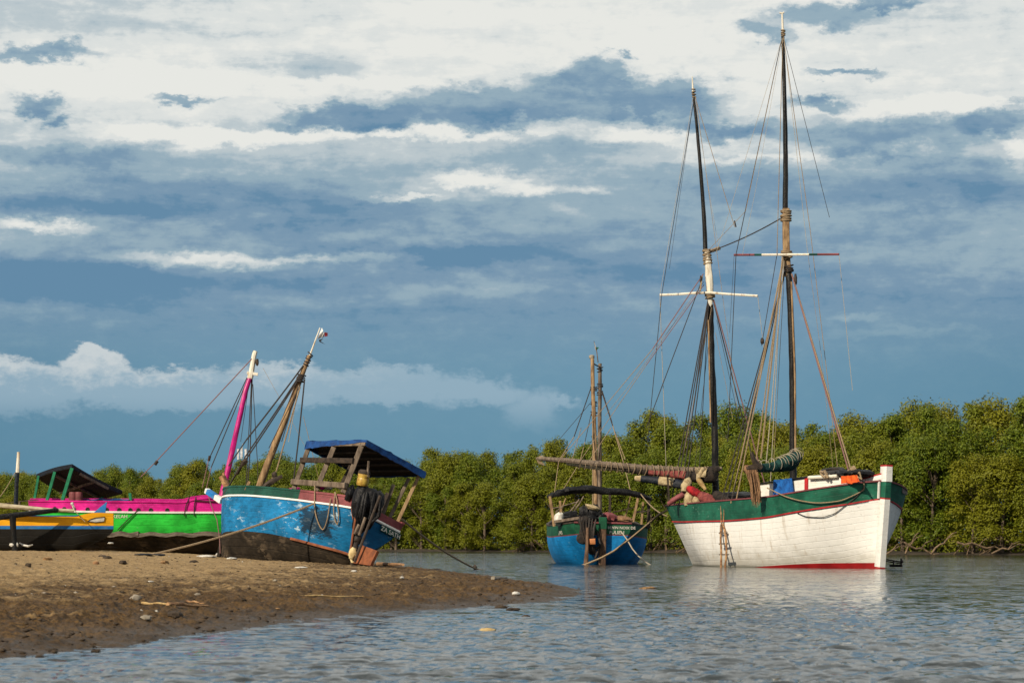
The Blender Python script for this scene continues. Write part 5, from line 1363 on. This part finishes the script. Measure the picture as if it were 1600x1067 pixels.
for pl in ([(296,776),(291,790),(288,806)],[(306,776),(304,790),(303,806)],[(216,796),(199,812),(183,828)],[(304,782),(322,783),(338,783.5)]):
    pts_ = []
    for x, y in pl:
        tt_, zz_ = on_hull(HG, MG, x, y, -1, .04); pts_.append(HG.w(tt_, zz_, -1, .04))
    mb = MB(); mb.tube(pts_, .018, 5); mb.build('hull_strip', M['iron'], gb)  # thin dark tubes following the dark lines on the hull side
# canopy of the green boat
A_, B_, C_ = P(58,745,82.3), P(113,729.5,80.9), P(190,770,82.6); D_ = A_+(C_-B_)+Vector((0,.2,-.1))
mb = MB(); rows = [[A_.lerp(D_, k/8).lerp(B_.lerp(C_, k/8), q/8)+Vector((0,0,.05*math.sin(q/8*math.pi)-.05*math.sin(k/8*math.pi))) for q in range(9)] for k in range(9)]
mb.grid(rows, 0, .05); rf = mb.build('roof', M['under_roof'], gb)
mb = MB(); rows = [[(A_.lerp(D_, k/8).lerp(B_.lerp(C_, k/8), q/8)).lerp((A_+C_)/2, -.02)+Vector((0,0,.09+.05*math.sin(q/8*math.pi)-.05*math.sin(k/8*math.pi))) for q in range(9)] for k in range(9)]
mb.grid(rows, 0, .02)
for a, b_ in ((A_,B_),(B_,C_)):
    r2 = []
    for k in range(11):
        p = a.lerp(b_,k/10).lerp((A_+C_)/2,-.02)
        bend = (.05 if a is A_ else -.05)*math.sin(k/10*math.pi)
        r2.append([p+Vector((0,0,.09+bend)), p+Vector((0,-.01,.02+bend)), p+Vector((0,0,-.045+bend+random.uniform(-.015,.015)))])
    mb.grid(r2, 0, .012)
mb.build('roof_tarp', M['tarp_navy'], rf)
for a, b_ in ((A_.lerp(B_,.5),A_.lerp(B_,.5)+(C_-B_)*.9),(A_.lerp(D_,.45),B_.lerp(C_,.45)),(B_.lerp(C_,.15),B_.lerp(C_,.72))):
    mb = MB(); mb.beam(a+Vector((0,0,-.1)), b_+Vector((0,0,-.1)), .07, .08); mb.build('rafter', M['grey_wood'], rf)
for a, b_, Yp, w_ in (((53,786),(60.5,743),82.2,.085),((72,787),(86,737),81.6,.10),((96,787),(113,731),80.9,.115),((205,789),(203,770),82.4,.09),((159,789),(160,776),83.2,.08)):
    mb = MB(); mb.beam(P(*a,Yp), P(*b_,Yp), w_, w_, up=(0,1,0)); mb.build('post', M['post_green'], gb)
dk = lambda px, py, Y: P(px,py,Y)
mb = MB()
for k, px in enumerate((114,122)): mb.lathe(P(px,783,81.8), (0,0,1), [(0,0),(.14,0),(.15,.05),(.15,.28),(.12,.33),(0,.33)], 12)
tag(mb.build('drum', M['brown_red'], None), 'two rusty drums standing under the green-posted canopy', 'drum') if False else None
for px, lb in ((114,'rusty red drum under the green-posted canopy, the left one'),(123,'rusty red drum under the green-posted canopy, the right one')):
    mb = MB(); mb.lathe(P(px,784,81.8), (0,0,1), [(0,0),(.13,0),(.14,.05),(.14,.28),(.12,.34),(0,.34)], 12); tag(mb.build('drum', M['brown_red'], None), lb, 'drum', 'drums under the canopy')
mb = MB(); rows = [[P(126+7.5*q, 781.5-(2.0*math.sin(q*.9+1)**2)-1.5*(k == 1), 81.9+.4*k) for q in range(11)] for k in range(3)]; mb.grid(rows, 0, .03); tag(mb.build('folded_tarp', M['tarp_blue'], None), 'dull blue tarp folded on the magenta boat under its canopy', 'tarp')

# ================================================================== 4. yellow and black pirogue at the left edge
MP = frame((-15.63, 73.2, .58), 1.5, 0)
pg = root('pirogue', (-15.55, 73.2, .58), 'yellow, blue and black outrigger canoe on the sand at the left edge', 'canoe')
lnP = Curve([(0,.76),(1,.74)])
class PHull(Hull):
    def pt(s, t, z, side, out=0.0):
        p = Hull.pt(s, t, z, side, out); k = s.keel(t); u = (z-k)/(.74-k) if z < .74 else 1
        p.x -= sstep(.80, 1, t)*1.05*(1-max(0,u))**1.7; return p
HP = PHull(MP, 7.1, [(0,.3),(.2,.42),(.5,.48),(.8,.40),(.93,.24),(1,.05)], [(0,1.12),(.5,1.12),(.84,1.12),(.89,1.20),(.93,1.24),(1,1.22)], [(0,.1),(.2,0),(.85,0),(1,.12)],
          [(0,2),(.5,2.4),(1,1.6)], [(0,.5),(.5,.45),(1,.8)], 0, 0, bands=[(lambda t: .74,3,8),(lambda t: .84,1,1),(lambda t: 9,0,3)], ns=40)
HP.shell('hull', [M['yellow'], M['pirogue_blue'], M['yellow'], M['tar']], pg)
HP.inside(pg, M['pirogue_blue'], M['old_plank'], .35, .04)
HP.rail('rail_cap', pg, M['pirogue_blue'], w=.06, h=.03, out=-.02, dz=.015, t1=.86)
mb = MB(); q = [P(145,802,73.15), P(155,793,73.15), P(167,783.5,73.15), P(164,802,73.15)]; th = Vector((0,.07,0)); mb.add(q+[p+th for p in q], [(0,1,2,3),(7,6,5,4),(0,4,5,1),(1,5,6,2),(2,6,7,3),(3,7,4,0)]); mb.build('prow_fin', M['pirogue_blue'], pg, smooth=False)
pp = [on_hull(HP, MP, x, y, -1, .012) for x, y in ((137.5,814.5),(141,811.5),(150,808.5),(164,807.5),(162.5,814.5),(150,816))]
mb = MB(); qq = [HP.w(a, b_, -1, .014) for a, b_ in pp]; mb.add(qq, [(0,5,4,3,2,1)]); mb.build('prow_panel', M['white_plastic'], pg, smooth=False)
qq2 = [HP.w(a, b_, -1, .018) for a, b_ in pp]; mb = MB(); mb.tube(qq2+[qq2[0]], .012, 5); mb.build('panel_edge', M['iron'], pg)
mb = MB(); mb.tube([P(-40,786,72.3), P(0,789.5,72.3), P(40,793.5,72.4), P(80,797,72.5), P(116,797.5,72.6)], [.075,.075,.07,.06,.045], 8, jit=.1); mb.build('outrigger_pole', M['pale_pole'], pg)
mb = MB(); mb.tube([P(-30,812,71.8), P(0,808,71.9), P(40,802.5,72.1), P(90,796.5,72.5)], [.085,.085,.08,.07], 8, jit=.1); mb.build('outrigger_pole', M['tarp_black'], pg)
mb = MB(); mb.tube([P(20,806,71.9), P(20.5,825,71.9), P(22,845,71.9), P(23.5,864,71.9)], [.10,.085,.08,.09], 8, jit=.12); mb.build('outrigger_strut', M['black_spar'], pg)
mb = MB(); mb.lump(P(18,851,71.85), (.07,.04,.05), 0, None, .4, 3); mb.lump(P(26,851,71.9), (.05,.04,.07), 0, None, .4, 3); mb.tube([P(31,848,72.2), P(36,851.5,72.1), P(44,853,72.1), P(51,851,72.2)], [.015,.03,.04,.02], 7, jit=.2); mb.build('rope_tie', M['white_plastic'], pg)
mb = MB(); mb.tube([P(24.5,792,73.4), P(26,755,73.4), P(27.5,738,73.4)], .065, 8); mb.tube([P(27.3,740,73.4), P(29,706,73.4)], [.06,.045], 8, 1); mb.build('mast', [M['tarp_navy'], M['white_spar']], pg)
mb = MB(); mb.tube([P(30,797,73.3), P(30.5,784,73.3)], .03, 6); mb.build('thole_pin', M['grey_wood'], pg)
rope('stay', pg, [P(24,738,73.4), P(10,762,73.2), P(-10,790,73)], .012, M['rope_tan']); rope('stay', pg, [P(-10,789,73), P(30,783,74), P(60,781,76)], .012, M['rope_tan'])
rope('tether', pg, [P(113,788,73), P(116,796,72.9), P(124,806,72.8), P(133,815,72.75)], .012, M['rope_tan'])
mb = MB(); mb.tube([P(113,787,73), P(116,795,73)], .035, 6); mb.lump(P(113,787,73), (.05,.05,.05)); mb.build('cleat', M['white_plastic'], pg)

# ================================================================== 5. small blue boat anchored beyond
MF = frame((3.72, 107.6, 0), 90.8, 1)
fb_ = root('sailing_boat', (3.28, 107.6, 0), 'blue and green wooden boat seen from astern, with two pole masts and furled black awning', 'sailing boat')
shF = Curve([(0,1.72),(.1,1.66),(.3,1.6),(.6,1.7),(1,2.2)])
HF = Hull(MF, 11.2, [(0,1.22),(.06,1.5),(.15,1.86),(.3,2.14),(.5,2.2),(.75,1.9),(.9,1.1),(1,.06)], [(0,1.72),(.1,1.66),(.3,1.6),(.6,1.7),(1,2.2)],
          [(0,.30),(.05,.0),(.15,-.5),(.5,-.7),(.9,-.5),(1,-.2)], [(0,1.8),(.06,1.8),(.2,2.2),(.5,2.8),(.85,1.8),(1,1.1)], [(0,.8),(.06,.75),(.2,.55),(.5,.45),(.85,.7),(1,1)], .5, .12,
          bands=[(lambda t: shF(t)-.50,0,12),(lambda t: shF(t)-.45,1,1),(lambda t: 9,2,4)], ns=44)
HF.shell('hull', [M['blue_far'], M['brown_red'], M['far_green']], fb_)
HF.inside(fb_, M['dark_wood'], M['old_plank'], .5)
HF.rail('rail_cap', fb_, M['dark_wood'], w=.12, h=.06, out=-.03, dz=.03)
mb = MB(MF); mb.beam(HF.pt(0,1.72,1)+Vector((0,0,.03)), HF.pt(0,1.72,-1)+Vector((0,0,.03)), .12, .07); mb.build('taffrail', M['brown_red'], fb_)
mb = MB(MF); xs = HF.pt(0,1.72,1).x
mb.beam((xs+.02,0,-.6), (xs-.14,0,1.55), .30, .28, 0, up=(1,0,0)); mb.beam((xs-.14,0,1.50), (xs-.17,0,1.98), .34, .30, 1, up=(1,0,0)); mb.build('stern_post', [M['post_brown'], M['far_green']], fb_)
mb = MB(MF); mb.beam((xs+.3,0,-.5), (xs+2.5,0,-.6), .2, .8); mb.build('deadwood', M['tar'], fb_)
# lettering painted on the transom's green boards and the quarter
def trans(px, py):
    q = MF.inverted() @ loc_on(MF, px, py, 'x', xs-.02); return q
rk = .22/(1.72-.30)
def tr_map(y0, z0):
    def f(x, y):
        z = z0+y; return MF @ Vector((xs+.12*(1-(z-.3)/1.42)-.014, y0-x, z))
    return f
lettering('boat_name', 'REVIN NOIX DE', .165, tr_map(-.80, 1.50), M['letter_white'], fb_)
lettering('boat_name', 'FULIEN', .20, tr_map(-.60, 1.29), M['letter_white'], fb_)
tq, zq = on_hull(HF, MF, 876, 832, 1, .0)
lettering('boat_mark', 'JFRS', .2, lambda x, y: HF.w(tq-x/11.2*1.1, zq-.06+y, 1, .014), M['letter_white'], fb_)
Y5 = 101.7
# long-tail engine on the left of the stern post
mb = MB(); mb.lump(P(915,832,Y5), (.27,.25,.5), 0, Matrix.Rotation(.15,3,'Y'), .25, 2.2, 22, 14, seed=2); mb.lump(P(922,852,Y5), (.2,.2,.4), 0, Matrix.Rotation(-.3,3,'Y'), .25, 2.2, seed=4); mb.lump(P(914,815,Y5+.2), (.3,.26,.24), 0, None, .25, 2.2, seed=6)
for k in range(6): mb.tube([P(906+k*5,806+k,Y5-.2), P(908+k*4,826,Y5-.3), P(914+k*2.5,846,Y5-.28)], [.03,.05,.03], 6, jit=.2)
mb.lathe(P(909,841,Y5-.1), (.2,-1,.1), [(0,0),(.22,0),(.25,.04),(.22,.08),(.1,.1),(0,.1)], 14)
ef = mb.build('engine', M['iron'], fb_)
mb = MB(); mb.tube([P(918,824,Y5-.3), P(917.5,850,Y5-.35), P(915.5,884,Y5-.4)], [.07,.07,.11], 8, jit=.1); mb.build('tail_shaft', M['post_brown'], ef)
mb = MB(); mb.beam(P(921.5,846,Y5-.35), P(930,845.5,Y5-.35), .2, .24); mb.build('engine_tank', M['orange_plastic'], ef)
for a, b_ in (((933,830),(938,850)),((938,850),(930,872)),((925,862),(938,852))):
    mb = MB(); mb.tube([P(*a,Y5), P(*b_,Y5-.1)], .05, 6); mb.build('engine_strut', M['iron'], ef)
mb = MB()
for (px, py, r) in ((914,802,(.26,.25,.34)),(922,806,(.35,.3,.28)),(930,801,(.25,.25,.34)),(936,810,(.2,.2,.35))): mb.lump(P(px,py,Y5+.6), r, 0, None, .5, 3.2, seed=px)
mb.build('motor', M['tarp_black'], ef)
mb = MB(); mb.lump(P(926,793,Y5+.5), (.33,.25,.12), 0, Matrix.Rotation(.35,3,'Y'), .3, 2, seed=3); tag(mb.build('cover_cloth', M['canvas_cream'], None), 'cream cloth thrown over the small blue boat\'s black motor', 'cloth')
bundle('white_sack', 873, 811, 103.2, (.22,.22,.3), .4, 'white_plastic', 'white sack slumped on the left rail of the small blue boat', 'sack', seed=1)
bundle('black_bag', 889, 807, 103.4, (.42,.3,.24), -.1, 'tarp_black', 'black bag beside the white sack on the small blue boat', 'bag', .4, 3)
mb = MB(); mb.beam(P(866,815,103), P(911,808,102.6), .12, .12); mb.build('gunwale_plank', M['grey_wood'], fb_)
bundle('brown_bundle', 953, 808, 102.8, (.4,.3,.2), .2, 'brown_red', 'brown bundle on the stern deck right of the green post', seed=6)
bundle('brown_bundle', 972, 811, 102.9, (.45,.3,.15), .1, 'sack', 'tan sacking above the lettered transom of the small blue boat', seed=7)
for (a, b_, Yp, w_, mt) in (((866,822),(859,775),103.2,.12,'tan_wood'),((878,817),(875,782),104.5,.1,'tan_wood'),((953,812),(953,773),105,.11,'dark_wood'),((989,815),(997,778),103.6,.11,'tan_wood'),((1002,822),(1005,784),104.6,.09,'tan_wood'),((1013,826),(1014,776),104.4,.13,'dark_wood'),((868,800),(880,790),104,.06,'grey_wood')):
    mb = MB(); mb.beam(P(*a,Yp), P(*b_,Yp), w_, w_, up=(0,1,0)); mb.build('awning_post', M[mt], fb_)
for k, (a, b_) in enumerate((((862,795),(905,783)),((868,812),(884,778)),((884,806),(905,780)),((975,812),(985,775)),((993,800),(1015,798)),((958,800),(990,793)),((895,800),(912,775)))):
    mb = MB(); mb.tube([P(*a,104.6), P((a[0]+b_[0])/2+1.5,(a[1]+b_[1])/2,104.5), P(*b_,104.6)], [.04,.035,.025], 6, jit=.15); mb.build('awning_stick', M['tan_wood' if k % 2 else 'grey_wood'], fb_)
mb = MB(); mb.tube(spar_path(dens([(855,776),(868,772),(882,768),(900,765),(925,765),(950,767),(975,769),(998,773),(1018,780)],3), 103.2, 103.9), [.06,.08,.10,.12,.14,.15,.16,.17,.17,.17,.18,.17,.17,.16,.16,.15,.15,.14,.14,.13,.12,.11,.10,.08,.06], 10, jit=.25); mb.build('furled_awning', M['tarp_black'], fb_)
m1, _ = mast(fb_, dens([(931,812),(930.5,760),(929,680),(926.5,610),(925.5,562),(925,556)]), [.105-.0012*k for k in range(26)], 105.4, 105.6, M['tan_wood'], 8)
mb = MB(); mb.lathe(P(924.6,560.5,105.6), (-.01,0,1), [(.09,0),(.12,.03),(.12,.13),(.07,.17),(0,.17)], 10); mb.build('mast_cap', M['stone'], m1)
m2, _ = mast(fb_, dens([(937,812),(937,740),(937,660),(937.5,600),(937.5,568)]), [.10-.0012*k for k in range(21)], 106.2, 106.4, M['grey_wood'], 8)
for yy in (605,628,644): lashing('mast_lashing', m1, [P(928,yy,105.6), P(928.3,yy+5,105.6)], .13, M['rope_dark'], 3, .022)
for yy in (575,600,612): lashing('mast_lashing', m2, [P(937.5,yy,106.4), P(937.5,yy+5,106.4)], .12, M['rope_dark'], 3, .022)
rope('mast_tie', m1, sag(P(926.5,567,105.6), P(937,573,106.3), .02), .03, M['rope_dark'])
mb = MB(); mb.tube([P(934.5,566,106), P(932.5,550,106), P(928,533,106)], [.025,.022,.015], 5); mb.build('flag_staff', M['grey_wood'], m2)
f2 = root('flag', P(931,545,106), 'small white and green pennant above the small blue boat\'s two masts', 'flag')
fl = f2
flagpart('white_field', [(928,533,106),(930,538,105.9),(932.5,548,106),(930,546,106.1)], 'flag_white'); flagpart('green_field', [(931,542,106),(936,543,105.9),(933,546,106),(932.5,549,106.1)], 'flag_green')
for (x0,y0,x1,y1,r,mt) in ((924,604,897,682,.022,'rope_dark'),(897,682,873,720,.018,'rope_tan'),(873,720,866,772,.016,'rope_tan'),(922,630,876,684,.012,'rope_dark'),(924,645,914,690,.016,'rope_dark'),(914,690,906,722,.016,'rope_tan'),(906,722,878,768,.016,'rope_tan'),(908,668,893,722,.014,'rope_tan'),
     (941,612,956,660,.028,'rope_dark'),(956,660,974,722,.022,'rope_tan'),(974,722,986,770,.02,'rope_tan'),(942,618,957,665,.02,'rope_dark'),(957,665,977,718,.018,'rope_tan'),(932,604,945,622,.018,'rope_dark'),(955,668,918,724,.016,'rope_tan'),(926,620,926,840,.022,'rope_tan')):
    rg_('stay', m1, P(x0,y0,105.5), P(x1,y1,104.8), r, mt)
tag(rope('stern_warp', None, [P(1064,786,96.8), P(1030,803,98), P(1007,823,99.5), P(985,841,100.5), P(960,860,101), P(940,871,101), P(915,881.5,101), P(906,884,101)], .045, M['rope_tan']), 'thick tan warp from the white schooner\'s stern to the small blue boat', 'rope')
tag(rope('stern_line', None, [P(969,828,102.1), P(980,843,101.6), P(988,857,101.4), P(997,868,101.3), P(1012,880,101), P(1020,884,101)], .03, M['rope_pale']), 'thin pale line crossing under the warp at the small blue boat\'s stern', 'rope')
tag(rope('bow_warp', None, sag(P(1042,806,96.6), P(1000,770,104), .15), .025, M['rope_tan']), 'slack rope between the black awning and the schooner\'s stern', 'rope')
tag(rope('hanging_line', None, [P(1017,826,104), P(1017.5,850,104), P(1017,884,104)], .012, M['rope_dark']), 'dark line dropping straight into the water right of the small blue boat', 'rope')

# ================================================================== 6. litter and driftwood
def litter(nm, px, py, rad, mat, label, cat, rot=0.0, amp=.35, seed=None, water=False):
    p = ground(px, py) if not water else P(px, py, CAM_H*F_PX/(py-HOR))
    rad = tuple(r*p.y/62*(.7 if not water else .85) for r in rad)
    mb = MB(); mb.lump(p+Vector((0,0,rad[2]*(.3 if not water else .15))), rad, 0, Matrix.Rotation(rot,3,'Z'), amp, 2.4, 14, 9, px if seed is None else seed, flat=-.6)
    return tag(mb.build(nm, M[mat], None), label, cat)
def stick(px0, py0, px1, py1, r, mat, label, nm='driftwood_stick', lift=.02):
    a, b_ = ground(px0, py0), ground(px1, py1); mb = MB(); n = 8; r = r*a.y/62; lift = 0
    pts_ = [a.lerp(b_, k/n)+Vector((0,0,lift+r*.5+.006*math.sin(k*1.3+px0))) for k in range(n+1)]
    up_ = max(0, min(.05, max(sand_z(p.x, p.y)-p.z for p in pts_[2:-2])))
    for p in pts_: p.z += up_
    mb.tube(pts_, [r*(1-.5*k/n)*random.uniform(.8,1.2) for k in range(n+1)], 7, jit=.15); return tag(mb.build(nm, M[mat], None), label, 'stick')
stick(222,943,268,944,.035,'straw','split pale half of a driftwood branch lying on wet mud'); stick(262,945,325,949,.05,'drift','dark orange splintered branch end beside the pale split half')
stick(292,941,318,945,.03,'drift','short twig resting over the splintered orange branch')
stick(470,931.5,568,933,.022,'straw','long straw-yellow cane lying flat on the dark mud')
stick(590,882,630,884,.05,'drift','brown plank fragment at the shallows right of the rusty rudder')
stick(770,905,792,904,.06,'stone','pale driftwood piece near the tip of the spit')
for d in [(235,909,(.16,.1,.04),'white_plastic','white shell flake on dry sand below the mooring rope','shell'),(156,921,(.13,.1,.05),'husk','orange-brown husk lying alone on the dry sand','husk'),(74,875,(.22,.16,.09),'husk','brown clod of weed in front of the pirogue','weed clod'),(150,881,(.12,.1,.09),'drift','orange-brown stone below the pirogue prow','stone'),(192,880,(.15,.12,.09),'mudclod','dark rounded stone below the magenta boat','stone'),(257,880,(.22,.14,.1),'husk','brown weed heap on dry sand under the green hull','weed clod'),(303,879,(.18,.12,.08),'mudclod','black scrap on sand left of the blue boat\'s bow','scrap'),(44,886,(.12,.1,.13),'mudclod','black stub standing on the sand at far left','stub'),(470,887,(.25,.14,.04),'white_plastic','white flat scrap on sand under the blue boat','scrap'),
          (213,938,(.26,.18,.16),'stone','grey half-buried stone left of the split driftwood','stone'),(309,930,(.14,.1,.07),'stone','small tan stone above the splintered branch','stone'),(272,962,(.62,.3,.14),'mudclod','dark matted weed clump on the mud near the waterline','weed clod'),(228,967,(.28,.2,.12),'stone','mud-grey stone beside the dark weed clump','stone'),(806,928,(.16,.12,.08),'white_plastic','pale rounded stone on the dark mud near the spit tip','stone'),(434,951,(.1,.07,.03),'husk','reddish leaf on the mud at the water\'s edge','leaf'),(553,893,(.12,.1,.05),'white_plastic','white chip on sand right of the rudder','shell'),(628,903,(.1,.08,.05),'white_plastic','white shell on the mud flat in mid spit','shell'),
          (322,870,(.35,.2,.06),'white_plastic','white rag spread on sand beside the blue bow','rag'),(345,868,(.22,.16,.11),'white_plastic','crumpled white plastic heap against the blue boat\'s bow','plastic bag'),(362,873,(.3,.2,.05),'white_plastic','flat white plastic sheet end under the blue bow','plastic sheet'),(225,867,(.35,.2,.05),'tarp_navy','dark blue rag on sand below the magenta boat','rag'),(247,867.5,(.28,.2,.05),'tarp_navy','black rag right of the dark blue rag on the sand','rag'),(160,869,(.5,.15,.04),'mudclod','dark flat branch scrap under the pirogue prow','scrap'),(168,872,(.16,.1,.07),'mudclod','dark lump at the end of the flat branch scrap','scrap'),
          (176,858,(.22,.2,.13),'stone','pale boulder between pirogue prow and green hull','boulder'),(173,849,(.2,.1,.04),'white_plastic','pale board end leaning above the boulder','board')]:
    litter(*(['litter_piece' if d[5] in ('scrap','board','stub') else d[5].replace(' ','_')]+list(d[:3])+[d[3],d[4],d[5]]), rot=(d[0]%7)*.3)
for d in [(762,986,(.27,.2,.10),'foam_yellow','yellowed foam chunk floating in the near water','foam chunk'),(718,991,(.10,.05,.03),'drift','brown twig floating left of the yellowed foam chunk','twig'),(1014,919,(.24,.12,.05),'husk','tan husk floating alone between the spit tip and schooner','husk'),(1005,919,(.14,.08,.03),'husk','small leaf drifting against the tan husk','leaf'),
          (802,953,(.22,.14,.07),'mudclod','dark mud lump breaking the water under the spit tip','mud lump'),(822,963,(.12,.09,.05),'mudclod','smaller dark lump farthest out in the water','mud lump'),(783,949,(.2,.14,.07),'mudclod','mud lump just off the spit edge','mud lump'),
          (150,1017,(.16,.11,.05),'mudclod','weedy mud lump in the water at lower left','mud lump'),(85,1016,(.12,.1,.07),'mudclod','brown lump at the muddy shoreline, lower left','mud lump'),(62,1026,(.14,.1,.05),'mudclod','mud lump furthest out from the lower left shore','mud lump')]:
    litter(d[5].replace(' ','_'), *d[:3], d[3], d[4], d[5], rot=.4, water=True)
# crumbs of mud, shell and stone strewn over the spit
rg = np.random.RandomState(3); mb = MB(); nmade = 0
octv = [(1,0,0),(-1,0,0),(0,1,0),(0,-1,0),(0,0,1),(0,0,-1)]; octf = [(0,2,4),(2,1,4),(1,3,4),(3,0,4),(2,0,5),(1,2,5),(3,1,5),(0,3,5)]
Yr = 17*np.exp(rg.rand(5000)*1.35); Xr = np.tan(rg.uniform(-.225,.035,5000))*Yr
dd = sdf(Xr, Yr); zz_ = sand_full(Xr, Yr)
for X_, Y_, d_, z_ in zip(Xr, Yr, dd, zz_):
    if d_ < -.15: continue
    r = .005+.022*rg.rand()**3*(1.3 if d_ < 4 else .8); mt = 1 if rg.rand() < .006 else 2 if (rg.rand() < .3 and d_ > 3) else 0
    j = rg.uniform(.6,1.3,3)
    mb.add([(X_+v[0]*r*j[0]*1.5, Y_+v[1]*r*j[1], z_+v[2]*r*j[2]*.7+r*.15) for v in octv], octf, mt)
o = mb.build('mud_crumbs', [M['mudclod'], M['white_plastic'], M['stone']], None, smooth=True, angle=180); tag(o, 'crumbs of mud and shell strewn over the spit', 'mud crumbs', kind='stuff')
